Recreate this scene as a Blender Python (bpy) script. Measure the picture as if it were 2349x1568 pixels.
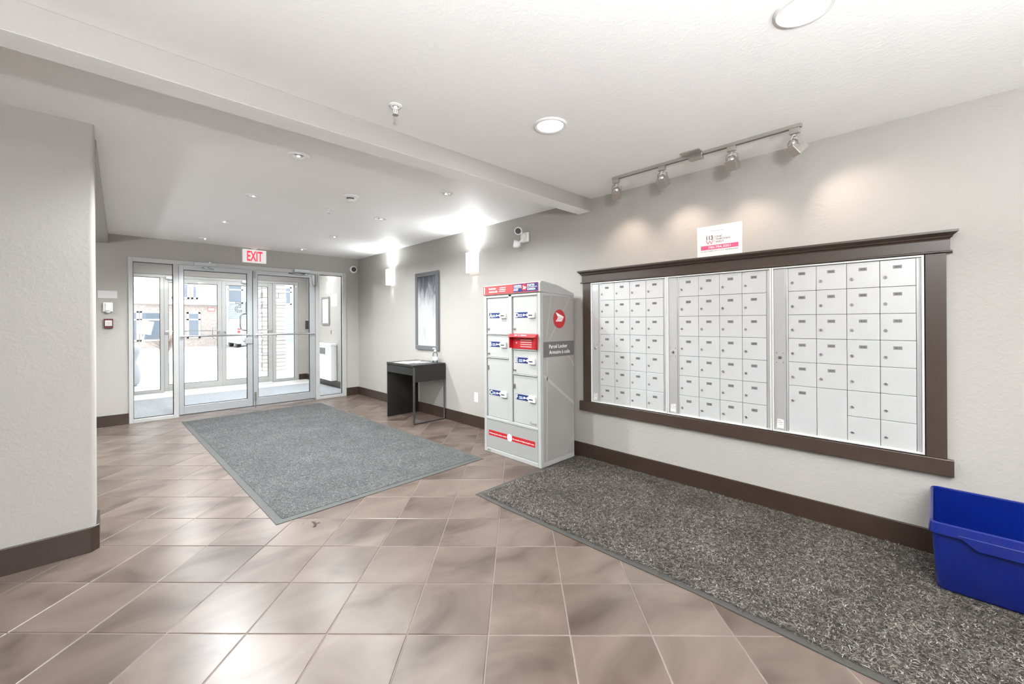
import bpy, bmesh, math, random
import numpy as np
from mathutils import Vector, Matrix

random.seed(7); rng = np.random.default_rng(11)
for o in list(bpy.data.objects): bpy.data.objects.remove(o)
S = bpy.context.scene
COL = S.collection
PI = math.pi

# ------------------------------------------------------------------ camera
CAM_H = 1.294; FPX = 949.7245; YAW = 0.798643898; ROLL = -5.89133512e-03; SHIFT = 46.435
F = Vector((math.cos(YAW), math.sin(YAW), 0)); R0 = Vector((math.sin(YAW), -math.cos(YAW), 0)); U0 = Vector((0, 0, 1))
RV = R0 * math.cos(ROLL) + U0 * math.sin(ROLL); UV = -R0 * math.sin(ROLL) + U0 * math.cos(ROLL)
cd = bpy.data.cameras.new('camera'); cam = bpy.data.objects.new('camera', cd); COL.objects.link(cam)
cd.sensor_width = 36; cd.lens = 36 * FPX / 2349; cd.shift_y = -SHIFT / 2349; cd.clip_start = .05; cd.clip_end = 200
cam.matrix_world = Matrix(((RV.x, UV.x, -F.x, 0), (RV.y, UV.y, -F.y, 0), (RV.z, UV.z, -F.z, CAM_H), (0, 0, 0, 1)))
S.camera = cam

# ------------------------------------------------------------------ sky, exposure
W = bpy.data.worlds.new('overcast_sky'); S.world = W; W.use_nodes = True
bg = W.node_tree.nodes['Background']; bg.inputs[0].default_value = (.86, .93, 1, 1); bg.inputs[1].default_value = 1.6
S.view_settings.view_transform = 'Standard'; S.view_settings.look = 'None'
S.view_settings.exposure = 1.22; S.view_settings.gamma = 1; S.view_settings.use_curve_mapping = False

def lamp(name, kind, loc, power, col=(1, 1, 1), size=.05, aim=None, spot=None, blend=.6, shape=None, size_y=None):
    d = bpy.data.lights.new(name, kind); d.energy = power; d.color = col
    if kind == 'AREA':
        d.size = size; d.shape = shape or 'DISK'
        if size_y: d.shape = 'RECTANGLE'; d.size_y = size_y
    else: d.shadow_soft_size = size
    if kind == 'SPOT': d.spot_size = spot; d.spot_blend = blend
    o = bpy.data.objects.new(name, d); COL.objects.link(o); o.location = loc
    if aim is not None:
        o.rotation_euler = (Vector(aim) - Vector(loc)).to_track_quat('-Z', 'Y').to_euler()
    return o

# power settings
P_CAN = 4.5; P_ENTRY = 78; P_TRACK = 4.6; P_SCONCE = 3.6; P_REAR_FILL = 3; P_PEND_FILL = 150; P_VEST = 20
WARM = (.955, .99, 1); NEUT = (.935, .985, 1); COOL = (.93, .97, 1)
lamp('rear_fill_light', 'AREA', (-.6, -3.28, 1.45), P_REAR_FILL, COOL, 3.0, (-.6, 0, 1.45), size_y=1.9)  # weak fill lamp added behind the camera to brighten the room

# ------------------------------------------------------------------ helpers
def tag(o, label=None, cat=None, group=None, kind=None):
    if label: o['label'] = label
    if cat: o['category'] = cat
    if group: o['group'] = group
    if kind: o['kind'] = kind
    return o
def thing(name, loc, label, cat, group=None):
    o = bpy.data.objects.new(name, None); o.empty_display_size = .05; COL.objects.link(o); o.location = loc
    return tag(o, label, cat, group)
def wloc(o):
    p = Vector((0, 0, 0))
    while o is not None: p = p + o.location; o = o.parent
    return p
_txt = {}
def text_geo(s, bold=0.0):
    k = (s, bold)
    if k in _txt: return _txt[k]
    cu = bpy.data.curves.new('t', 'FONT'); cu.body = s; cu.size = 1; cu.offset = bold; cu.resolution_u = 2
    ob = bpy.data.objects.new('t', cu); COL.objects.link(ob)
    me = ob.evaluated_get(bpy.context.evaluated_depsgraph_get()).to_mesh()
    v = [(p.co.x, p.co.y) for p in me.vertices]; f = [tuple(p.vertices) for p in me.polygons]
    ob.evaluated_get(bpy.context.evaluated_depsgraph_get()).to_mesh_clear()
    bpy.data.objects.remove(ob); bpy.data.curves.remove(cu)
    _txt[k] = (v, f); return _txt[k]

class MB:
    def __init__(s): s.v = []; s.f = []; s.m = []
    def add(s, vs, fs, m=0):
        b = len(s.v); s.v += [tuple(p) for p in vs]
        for f in fs: s.f.append(tuple(i + b for i in f)); s.m.append(m)
        return s
    def box(s, x0, y0, z0, x1, y1, z1, m=0):
        if x0 > x1: x0, x1 = x1, x0
        if y0 > y1: y0, y1 = y1, y0
        if z0 > z1: z0, z1 = z1, z0
        v = [(x0,y0,z0),(x1,y0,z0),(x1,y1,z0),(x0,y1,z0),(x0,y0,z1),(x1,y0,z1),(x1,y1,z1),(x0,y1,z1)]
        return s.add(v, [(0,3,2,1),(4,5,6,7),(0,1,5,4),(1,2,6,5),(2,3,7,6),(3,0,4,7)], m)
    def obox(s, c, ax, ay, az, m=0):
        c = Vector(c); v = []
        for k in (-1, 1):
            for i, j in ((-1,-1),(1,-1),(1,1),(-1,1)): v.append(c + Vector(ax)*i + Vector(ay)*j + Vector(az)*k)
        return s.add(v, [(0,3,2,1),(4,5,6,7),(0,1,5,4),(1,2,6,5),(2,3,7,6),(3,0,4,7)], m)
    def tube(s, pts, r, n=8, m=0, closed=False):
        pts = [Vector(p) for p in pts]; N = len(pts); rs = r if isinstance(r, (list, tuple)) else [r]*N
        v = []; ref = None
        for i, p in enumerate(pts):
            a = pts[(i-1) % N] if (i or closed) else p; b = pts[(i+1) % N] if (i < N-1 or closed) else p
            t = (b - a).normalized()
            if ref is None: ref = t.orthogonal().normalized()
            ref = (ref - t * ref.dot(t)); ref = ref.normalized() if ref.length > 1e-6 else t.orthogonal().normalized()
            q = t.cross(ref)
            for k in range(n):
                w = 2*PI*k/n; v.append(p + (ref*math.cos(w) + q*math.sin(w))*rs[i])
        f = []
        for i in range(N if closed else N-1):
            j = (i+1) % N
            for k in range(n): f.append((i*n+k, i*n+(k+1) % n, j*n+(k+1) % n, j*n+k))
        if not closed: f += [tuple(reversed(range(n))), tuple(range((N-1)*n, N*n))]
        return s.add(v, f, m)
    def lathe(s, c, prof, n=24, axis=(0,0,1), m=0, cap0=True, cap1=True):
        c = Vector(c); a = Vector(axis).normalized(); e = a.orthogonal().normalized(); g = a.cross(e)
        v = []; f = []
        for r, h in prof:
            for k in range(n):
                w = 2*PI*k/n; v.append(c + a*h + (e*math.cos(w) + g*math.sin(w))*r)
        N = len(prof)
        for i in range(N-1):
            for k in range(n): f.append((i*n+k, i*n+(k+1) % n, (i+1)*n+(k+1) % n, (i+1)*n+k))
        if cap0: f.append(tuple(reversed(range(n))))
        if cap1: f.append(tuple(range((N-1)*n, N*n)))
        return s.add(v, f, m)
    def prism(s, poly, O, A, B, D, m=0):
        # poly in (a,b) on axes A,B from O, extruded by vector D
        O = Vector(O); A = Vector(A); B = Vector(B); D = Vector(D); n = len(poly)
        lo = [O + A*a + B*b for a, b in poly]; hi = [p + D for p in lo]
        f = [tuple(reversed(range(n))), tuple(range(n, 2*n))] + [(i, (i+1) % n, n+(i+1) % n, n+i) for i in range(n)]
        return s.add(lo + hi, f, m)
    def poly(s, pts, m=0): return s.add(pts, [tuple(range(len(pts)))], m)
    def text(s, t, O, A, B, h, m=0, align='L', bold=0.0, width=None, stretch=1.0):
        # capital height about h; baseline at O
        v, f = text_geo(t, bold)
        if not v: return s
        k = h / .69; O = Vector(O); A = Vector(A); B = Vector(B)
        x0 = min(p[0] for p in v); x1 = max(p[0] for p in v); kx = k*stretch
        if width: kx = width / (x1 - x0)
        w = (x1 - x0)*kx; off = {'L': 0, 'C': -w/2, 'R': -w}[align]
        return s.add([O + A*((p[0]-x0)*kx + off) + B*(p[1]*k) for p in v], f, m)
    def build(s, name, mats, parent=None, origin=None, smooth=None, bevel=0, seg=2, kind=None):
        if not isinstance(mats, (list, tuple)): mats = [mats]
        pw = wloc(parent) if parent else Vector((0,0,0))
        if origin is None: origin = pw if parent else Vector((0,0,0))
        origin = Vector(origin)
        me = bpy.data.meshes.new(name)
        me.from_pydata([tuple(Vector(p) - origin) for p in s.v], [], s.f)
        for M_ in mats: me.materials.append(M_)
        if len(mats) > 1: me.polygons.foreach_set('material_index', s.m)
        if smooth is not None:
            me.polygons.foreach_set('use_smooth', [True]*len(me.polygons)); me.set_sharp_from_angle(angle=smooth)
        me.update()
        o = bpy.data.objects.new(name, me); COL.objects.link(o)
        o.parent = parent; o.location = origin - pw
        if bevel:
            b = o.modifiers.new('bevel', 'BEVEL'); b.width = bevel; b.segments = seg; b.limit_method = 'ANGLE'; b.angle_limit = .7
        if kind: o['kind'] = kind
        return o
def cp(o, parent, loc=None):
    c = o.copy(); COL.objects.link(c); c.parent = parent
    if loc is not None: c.location = loc
    return c
def copy_tree(o, parent=None, loc=None):
    c = cp(o, parent, loc)
    for ch in list(o.children): copy_tree(ch, c)
    return c

# ------------------------------------------------------------------ materials
def mat(name, col, rough=.5, metal=0, spec=.5, var=0, vscale=6, bump=0, bscale=80, emit=0, ecol=None, coat=0, alpha=None, bdist=.002):
    M_ = bpy.data.materials.new(name); M_.use_nodes = True; nt = M_.node_tree; b = nt.nodes['Principled BSDF']
    b.inputs['Base Color'].default_value = (*col, 1); b.inputs['Roughness'].default_value = rough
    b.inputs['Metallic'].default_value = metal; b.inputs['Specular IOR Level'].default_value = spec
    if coat: b.inputs['Coat Weight'].default_value = coat; b.inputs['Coat Roughness'].default_value = .15
    if emit:
        b.inputs['Emission Color'].default_value = (*(ecol or col), 1); b.inputs['Emission Strength'].default_value = emit
    tc = nt.nodes.new('ShaderNodeTexCoord')
    if var:
        n = nt.nodes.new('ShaderNodeTexNoise'); n.inputs['Scale'].default_value = vscale; n.inputs['Detail'].default_value = 5
        nt.links.new(tc.outputs['Object'], n.inputs['Vector'])
        mr = nt.nodes.new('ShaderNodeMapRange'); mr.inputs[1].default_value = .3; mr.inputs[2].default_value = .7
        mr.inputs[3].default_value = 1-var; mr.inputs[4].default_value = 1+var
        nt.links.new(n.outputs['Fac'], mr.inputs[0])
        mx = nt.nodes.new('ShaderNodeVectorMath'); mx.operation = 'SCALE'; mx.inputs[0].default_value = col
        nt.links.new(mr.outputs[0], mx.inputs['Scale']); nt.links.new(mx.outputs[0], b.inputs['Base Color'])
    if bump:
        n = nt.nodes.new('ShaderNodeTexNoise'); n.inputs['Scale'].default_value = bscale; n.inputs['Detail'].default_value = 4
        nt.links.new(tc.outputs['Object'], n.inputs['Vector'])
        bp = nt.nodes.new('ShaderNodeBump'); bp.inputs['Strength'].default_value = bump; bp.inputs['Distance'].default_value = bdist
        nt.links.new(n.outputs['Fac'], bp.inputs['Height']); nt.links.new(bp.outputs[0], b.inputs['Normal'])
    return M_
def paint(name, col, strength=.25, sc=28, rough=.6):
    # knockdown textured paint: flattened blobs + fine peel
    M_ = mat(name, col, rough, var=.012, vscale=1.5); nt = M_.node_tree; b = nt.nodes['Principled BSDF']
    tc = [n for n in nt.nodes if n.type == 'TEX_COORD'][0]
    n1 = nt.nodes.new('ShaderNodeTexNoise'); n1.inputs['Scale'].default_value = sc; n1.inputs['Detail'].default_value = 3; n1.inputs['Distortion'].default_value = .8
    rp = nt.nodes.new('ShaderNodeValToRGB'); rp.color_ramp.elements[0].position = .45; rp.color_ramp.elements[1].position = .62
    n2 = nt.nodes.new('ShaderNodeTexNoise'); n2.inputs['Scale'].default_value = sc*6
    ad = nt.nodes.new('ShaderNodeMath'); ad.operation = 'MULTIPLY_ADD'; ad.inputs[1].default_value = .25
    bp = nt.nodes.new('ShaderNodeBump'); bp.inputs['Strength'].default_value = strength; bp.inputs['Distance'].default_value = .004
    nt.links.new(tc.outputs['Object'], n1.inputs['Vector']); nt.links.new(tc.outputs['Object'], n2.inputs['Vector'])
    nt.links.new(n1.outputs['Fac'], rp.inputs[0]); nt.links.new(n2.outputs['Fac'], ad.inputs[0]); nt.links.new(rp.outputs[0], ad.inputs[2])
    nt.links.new(ad.outputs[0], bp.inputs['Height']); nt.links.new(bp.outputs[0], b.inputs['Normal'])
    return M_
def glass_mat(name, tint=(1, 1, 1), refl=.06):
    M_ = bpy.data.materials.new(name); M_.use_nodes = True; nt = M_.node_tree; nt.nodes.clear()
    out = nt.nodes.new('ShaderNodeOutputMaterial'); tr = nt.nodes.new('ShaderNodeBsdfTransparent'); tr.inputs[0].default_value = (*tint, 1)
    gl = nt.nodes.new('ShaderNodeBsdfGlossy'); gl.inputs['Roughness'].default_value = .02
    fr = nt.nodes.new('ShaderNodeFresnel'); fr.inputs[0].default_value = 1.3
    mx = nt.nodes.new('ShaderNodeMixShader')
    nt.links.new(fr.outputs[0], mx.inputs[0]); nt.links.new(tr.outputs[0], mx.inputs[1]); nt.links.new(gl.outputs[0], mx.inputs[2]); nt.links.new(mx.outputs[0], out.inputs[0])
    return M_
def tile_mat():
    M_ = bpy.data.materials.new('floor_tile_glaze'); M_.use_nodes = True; nt = M_.node_tree; b = nt.nodes['Principled BSDF']
    tc = nt.nodes.new('ShaderNodeTexCoord'); oi = nt.nodes.new('ShaderNodeObjectInfo')
    sc = nt.nodes.new('ShaderNodeVectorMath'); sc.operation = 'SCALE'; sc.inputs[0].default_value = (37.1, 91.7, 53.3)
    nt.links.new(oi.outputs['Random'], sc.inputs['Scale'])
    ad = nt.nodes.new('ShaderNodeVectorMath'); ad.operation = 'ADD'
    nt.links.new(tc.outputs['Object'], ad.inputs[0]); nt.links.new(sc.outputs[0], ad.inputs[1])
    mp = nt.nodes.new('ShaderNodeMapping'); mp.inputs['Rotation'].default_value = (0, 0, .6); mp.inputs['Scale'].default_value = (1, 1.6, 1)
    nt.links.new(ad.outputs[0], mp.inputs[0])
    n1 = nt.nodes.new('ShaderNodeTexNoise'); n1.inputs['Scale'].default_value = 2.3; n1.inputs['Detail'].default_value = 3; n1.inputs['Roughness'].default_value = .55; n1.inputs['Distortion'].default_value = .7
    nt.links.new(mp.outputs[0], n1.inputs['Vector'])
    rp = nt.nodes.new('ShaderNodeValToRGB'); cr = rp.color_ramp
    cr.elements[0].position = .28; cr.elements[0].color = (0.05431, 0.03542, 0.02705, 1)
    cr.elements[1].position = .72; cr.elements[1].color = (0.14545, 0.10985, 0.09090, 1)
    e = cr.elements.new(.45); e.color = (0.09756, 0.07001, 0.05649, 1)
    e = cr.elements.new(.58); e.color = (0.11969, 0.08823, 0.07121, 1)
    nt.links.new(n1.outputs['Fac'], rp.inputs[0])
    mr = nt.nodes.new('ShaderNodeMapRange'); mr.inputs[3].default_value = .90; mr.inputs[4].default_value = 1.10
    nt.links.new(oi.outputs['Random'], mr.inputs[0])
    ml = nt.nodes.new('ShaderNodeVectorMath'); ml.operation = 'SCALE'
    nt.links.new(rp.outputs[0], ml.inputs[0]); nt.links.new(mr.outputs[0], ml.inputs['Scale']); nt.links.new(ml.outputs[0], b.inputs['Base Color'])
    b.inputs['Roughness'].default_value = .31; b.inputs['Specular IOR Level'].default_value = .36
    n2 = nt.nodes.new('ShaderNodeTexNoise'); n2.inputs['Scale'].default_value = 9; nt.links.new(ad.outputs[0], n2.inputs['Vector'])
    bp = nt.nodes.new('ShaderNodeBump'); bp.inputs['Strength'].default_value = .12; bp.inputs['Distance'].default_value = .004
    nt.links.new(n2.outputs['Fac'], bp.inputs['Height']); nt.links.new(bp.outputs[0], b.inputs['Normal'])
    return M_
def fibre_mat(name, stops):
    M_ = bpy.data.materials.new(name); M_.use_nodes = True; nt = M_.node_tree; b = nt.nodes['Principled BSDF']
    g = nt.nodes.new('ShaderNodeNewGeometry'); rp = nt.nodes.new('ShaderNodeValToRGB'); cr = rp.color_ramp
    cr.elements[0].position = stops[0][0]; cr.elements[0].color = (*stops[0][1], 1)
    cr.elements[1].position = stops[-1][0]; cr.elements[1].color = (*stops[-1][1], 1)
    for p, c in stops[1:-1]: e = cr.elements.new(p); e.color = (*c, 1)
    nt.links.new(g.outputs['Random Per Island'], rp.inputs[0])
    nz_ = nt.nodes.new('ShaderNodeTexNoise'); nz_.inputs['Scale'].default_value = 3.5; nz_.inputs['Detail'].default_value = 5; nt.links.new(g.outputs['Position'], nz_.inputs['Vector'])
    mr_ = nt.nodes.new('ShaderNodeMapRange'); mr_.inputs[1].default_value = .3; mr_.inputs[2].default_value = .7; mr_.inputs[3].default_value = .78; mr_.inputs[4].default_value = 1.18; nt.links.new(nz_.outputs['Fac'], mr_.inputs[0])
    sc_ = nt.nodes.new('ShaderNodeVectorMath'); sc_.operation = 'SCALE'; nt.links.new(rp.outputs[0], sc_.inputs[0]); nt.links.new(mr_.outputs[0], sc_.inputs['Scale']); nt.links.new(sc_.outputs[0], b.inputs['Base Color'])
    b.inputs['Roughness'].default_value = .85; b.inputs['Specular IOR Level'].default_value = .2
    return M_

m_wall = paint('greige_wall_paint', (.37, .35, .325), .12, 34)
m_ceil = paint('white_ceiling_paint', (.93, .925, .915), .10, 40)
m_tile = tile_mat()
m_grout = mat('beige_grout', (.19, .155, .138), .9, var=.1, vscale=30)
m_base = mat('dark_brown_baseboard', (.036, .022, .016), .32, var=.12, vscale=8)
m_brown = mat('bronze_brown_trim_paint', (.043, .026, .019), .30, var=.05, vscale=10, spec=.8)
m_alu = mat('clear_anodised_aluminium', (.45, .46, .475), .38, .55, var=.03, vscale=4)
m_aluw = mat('storefront_pale_aluminium', (.46, .455, .445), .45, .25, var=.03, vscale=4)
m_glass = glass_mat('clear_window_glass')
m_black = mat('black_plastic', (.012, .012, .013), .35)
m_gasket = mat('black_gasket', (.015, .015, .016), .6)
m_white = mat('white_enamel', (.82, .82, .81), .35)
m_whitem = mat('white_matt_plastic', (.80, .79, .77), .55)
m_paper = mat('white_paper', (.62, .62, .62), .75)
m_steel = mat('brushed_nickel', (.52, .49, .46), .32, .85, var=.05, vscale=20)
m_chrome = mat('polished_chrome', (.72, .72, .73), .12, 1)
m_dsteel = mat('dull_lock_steel', (.36, .34, .33), .35, .9)
m_redtxt = mat('exit_red_print', (.78, .03, .06), .4)
m_lens = mat('warm_lamp_lens', (1, .95, .88), .3, emit=1.0, ecol=(1, .93, .84))
m_bulb = mat('lamp_bulb_glow', (1, 1, 1), .3, emit=6, ecol=(1, .96, .9))
m_sconce = mat('glowing_sconce_glass', (.95, .95, .95), .3, emit=.55, ecol=(1, .98, .95))

# ================================================================== structure
XW, YB, ZC = 3.245, 7.32, 2.44
FM = []   # floor root
floor = MB().box(-4.2, -3.4, -.10, 3.40, 10.16, -.0022).build('floor', m_grout)
tag(floor, 'diagonal floor of mottled pinkish brown tiles with thin grout lines', 'floor', kind='structure')
# diagonal tiles
PT = .337; GAP = .0035; q = 1/math.sqrt(2)
def tile_mesh(name):
    h = PT/2 - GAP/2; b_ = .003
    bm = bmesh.new(); v = []
    dirs = [((1, 1), ), ]
    cs = [(-h, -h), (h, -h), (h, h), (-h, h)]; ci = [(-h+b_, -h+b_), (h-b_, -h+b_), (h-b_, h-b_), (-h+b_, h-b_)]
    def W2(a, b): return ((a + b)*q, (a - b)*q)       # s,d -> x,y
    lo = [bm.verts.new((*W2(*c), -.008)) for c in cs]; md = [bm.verts.new((*W2(*c), -.0018)) for c in cs]; hi = [bm.verts.new((*W2(*c), 0)) for c in ci]
    for i in range(4):
        j = (i+1) % 4
        bm.faces.new((lo[i], md[i], md[j], lo[j])); bm.faces.new((md[i], hi[i], hi[j], md[j]))
    bm.faces.new(hi)
    bmesh.ops.recalc_face_normals(bm, faces=bm.faces)
    me = bpy.data.meshes.new(name); bm.to_mesh(me); bm.free(); me.materials.append(m_tile); return me
tme = tile_mesh('floor_tile')
def project(p):
    d = Vector(p) - Vector((0, 0, CAM_H)); dep = d.dot(F)
    if dep < .2: return None
    return (1174.5 + FPX*d.dot(RV)/dep, 784 - SHIFT - FPX*d.dot(UV)/dep, dep)
S0, D0 = 2.386 - PT/2, -.128 + PT/2
cand = []; rest = []
for i in range(-24, 32):
    for j in range(-32, 26):
        s_ = S0 + i*PT; d_ = D0 + j*PT; x = (s_ + d_)*q; y = (s_ - d_)*q
        if not (-4.0 < x < 3.30 and -3.2 < y < 7.45): continue
        pr = project((x, y, 0))
        vis = pr and -160 < pr[0] < 2450 and -100 < pr[1] < 1760 and (x > -.35 or y < 3.6)
        hid = (.98 < x < 2.30 and 3.2 < y < 6.75) or (x > 2.2 and y < 2.2)
        if vis and not hid: cand.append((pr[2], x, y))
        else: rest.append((x, y))
cand.sort()
for dep, x, y in cand[:298]:
    o = bpy.data.objects.new('tile', tme); COL.objects.link(o); o.parent = floor
    o.location = (x, y, random.uniform(-.0004, .0004))
for dep, x, y in cand[298:]: rest.append((x, y))
mb = MB()
tv = [tuple(v.co) for v in tme.vertices]; tf = [tuple(p.vertices) for p in tme.polygons]
for x, y in rest: mb.add([(a + x, b + y, c) for a, b, c in tv], tf)
mb.build('tiles_out_of_sight', m_tile, floor, kind='stuff')

ceil = MB().box(-4.2, -3.4, ZC, 3.40, 10.3, ZC+.12).build('ceiling', m_ceil); tag(ceil, 'white textured flat ceiling above the lobby', 'ceiling', kind='structure')
# right wall with the mailbox opening
OY0, OY1, OZ0, OZ1 = .046, 2.255, .545, 1.650
mb = MB(); T = .16
mb.box(XW, -3.4, 0, XW+T, 10.25, OZ0); mb.box(XW, -3.4, OZ1, XW+T, 10.25, ZC)
mb.box(XW, -3.4, OZ0, XW+T, OY0, OZ1); mb.box(XW, OY1, OZ0, XW+T, 10.25, OZ1)
tag(mb.build('wall_right', m_wall), 'long greige wall behind the mailboxes, locker and desk', 'wall', kind='structure')
# back wall around the storefront
mb = MB(); DX0, DX1, DZ = .182, 3.013, 2.168
mb.box(-4.2, YB, 0, DX0, YB+.13, ZC); mb.box(DX1, YB, 0, XW, YB+.13, ZC); mb.box(DX0, YB, DZ, DX1, YB+.13, ZC)
tag(mb.build('wall_back', m_wall), 'greige end wall around the glass entrance doors', 'wall', kind='structure')
# left wall end (bullnosed corner)
r = .022; xe, ye = -.057, 3.37
poly = [(-4.2, ye)] + [(xe - r + r*math.sin(a), ye + r - r*math.cos(a)) for a in np.linspace(0, PI/2, 7)] + \
       [(xe - r + r*math.cos(a), ye + .28 - r + r*math.sin(a)) for a in np.linspace(0, PI/2, 7)] + [(-4.2, ye + .28)]
tag(MB().prism(poly, (0,0,0), (1,0,0), (0,1,0), (0,0,ZC)).build('wall_left', m_wall, smooth=.6), 'greige wall end with a rounded corner beside the hallway opening', 'wall', kind='structure')
for nm, b_, lb in (('wall_hall', (-4.2, 3.65, 0, -4.08, YB, ZC), 'hall wall'), ('wall_side', (-4.2, -3.4, 0, -4.08, 3.37, ZC), 'far lobby side wall')):
    tag(MB().box(*b_).build(nm, m_wall), kind='structure')
mb = MB(); mb.box(-4.2, -3.52, 0, 3.245, -3.4, .48); mb.box(-4.2, -3.52, 2.42, 3.245, -3.4, ZC); mb.box(-4.2, -3.52, .48, -2.12, -3.4, 2.42); mb.box(.92, -3.52, .48, 3.245, -3.4, 2.42)
tag(mb.build('wall_rear', m_wall), kind='structure')
mb = MB(); mb.box(-2.12, -3.49, .48, .92, -3.44, .53); mb.box(-2.12, -3.49, 2.37, .92, -3.44, 2.42)
for x in (-2.12, -.625, .87): mb.box(x, -3.49, .48, x+.05, -3.44, 2.42)
w3 = mb.build('added_rear_window', m_aluw); tag(w3, kind='structure'); MB().box(-2.07, -3.47, .53, .87, -3.464, 2.37).build('pane', m_glass, w3)  # unseen window added behind the camera to let in more light
# ceiling beams
mb = MB().box(-4.08, 2.258, 2.320, XW, 2.408, ZC); mb.m[0] = 1  # underside takes the white ceiling colour, standing in for light off the floor
tag(mb.build('trim_1', [m_wall, m_ceil], bevel=.004), 'painted drop beam crossing the ceiling to the mailbox wall', 'beam', kind='structure')
mb = MB().prism([(-.20, 3.64), (-.052, 3.64), (-.002, YB), (-.20, YB)], (0,0,2.320), (1,0,0), (0,1,0), (0,0,ZC-2.320))
tag(mb.build('trim_2', m_wall, bevel=.006), 'narrow drop beam over the hallway opening', 'beam', kind='structure')
# baseboards
def bboard(name, boxes, lb):
    mb = MB()
    for b_ in boxes: mb.box(*b_)
    tag(mb.build(name, m_base, bevel=.003), lb, 'baseboard', kind='structure')
BH, BT = .139, .014
bboard('baseboard_right', [(XW-BT, -3.4, 0, XW, YB, BH)], 'dark brown baseboard along the mailbox wall')
bboard('baseboard_back', [(-1.6, YB-BT, 0, DX0, YB, BH)], 'short dark brown baseboard below the fire alarm')
bboard('baseboard_corner', [(DX1, YB-BT, 0, XW-BT, YB, BH)], 'dark brown baseboard stub below the round camera')
mb = MB().prism([(-4.08, ye-BT), (xe-.018, ye-BT), (xe+BT, ye+.02), (xe+BT, ye+.28), (xe, ye+.28), (xe, ye+r), (xe-r, ye), (-4.08, ye)], (0,0,0), (1,0,0), (0,1,0), (0,0,BH))
tag(mb.build('baseboard_left', m_base, bevel=.002), 'dark brown baseboard wrapping the wall end', 'baseboard', kind='structure')

# ================================================================== inner storefront
def stile_frame(name, boxes, mt, parent=None, bevel=.003):
    mb = MB()
    for b_ in boxes: mb.box(*b_)
    return mb.build(name, mt, parent, bevel=bevel)
def pane(x0, x1, z0, z1, y, parent, gasket=True):
    g = MB().box(x0-.004, y-.003, z0-.004, x1+.004, y+.003, z1+.004).build('glass_pane', m_glass, parent)
    if gasket:
        mb = MB(); t = .006
        for (a, b, c, d) in ((x0, z0, x1, z0+t), (x0, z1-t, x1, z1), (x0, z0+t, x0+t, z1-t), (x1-t, z0+t, x1, z1-t)):
            mb.box(a, y-.012, b, c, y+.012, d)
        mb.build('gasket', m_gasket, parent)
    return g
Y0, Y1 = 7.300, 7.412
w1 = thing('window_1', (1.6, 7.36, 0), 'pale aluminium entrance frame with two sidelights', 'window'); w1['kind'] = 'structure'
for nm, b_ in (('jamb', (.182, Y0, 0, .226, Y1, DZ)), ('jamb', (2.951, Y0, 0, 3.013, Y1, DZ)), ('mullion', (.635, Y0, 0, .691, Y1, 2.112)),
               ('mullion', (2.499, Y0, 0, 2.559, Y1, 2.112)), ('head', (.226, Y0, 2.112, 2.951, Y1, DZ)), ('sill', (.226, Y0, 0, .635, Y1, .047)), ('sill', (2.559, Y0, 0, 2.951, Y1, .047))):
    stile_frame(nm, [b_], m_aluw, w1)
pane(.226, .635, .047, 2.112, 7.356, w1); pane(2.559, 2.951, .047, 2.112, 7.356, w1)
def leaf(name, x0, x1, gx0, gx1, ya, z0, z1, gz0, gz1, mt, lb, hinge, pull=True, inside=-1):
    d = thing(name, ((x0+x1)/2, ya, 0), lb, 'door'); d['kind'] = 'structure'
    yb = ya + .045
    stile_frame('stile', [(x0, ya, z0, gx0, yb, z1)], mt, d); stile_frame('stile', [(gx1, ya, z0, x1, yb, z1)], mt, d)
    stile_frame('rail', [(gx0, ya, z0, gx1, yb, gz0)], mt, d); stile_frame('rail', [(gx0, ya, gz1, gx1, yb, z1)], mt, d)
    pane(gx0, gx1, gz0, gz1, ya + .022, d)
    return d
d1 = leaf('door_1', .694, 1.579, .748, 1.509, 7.322, .030, 2.104, .145, 2.046, m_alu, 'glass door leaf with a curved pull and lock case', 'L')
d2 = leaf('door_2', 1.587, 2.496, 1.650, 2.408, 7.322, .030, 2.104, .145, 2.046, m_alu, 'glass door leaf with a wire loop at its top hinge corner', 'R')
def pushbar(d, x0, x1, z, y, side=-1, r=.012):
    mb = MB().tube([(x0, y + .052*side, z), (x1, y + .052*side, z)], r, 10)
    for x in (x0+.03, x1-.03): mb.tube([(x, y, z), (x, y + .052*side, z)], .009, 8)
    mb.build('push_bar', m_chrome if side < 0 else m_alu, d, smooth=.7)
pushbar(d1, .706, 1.560, 1.118, 7.322); pushbar(d2, 1.600, 2.470, 1.116, 7.322)
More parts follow.
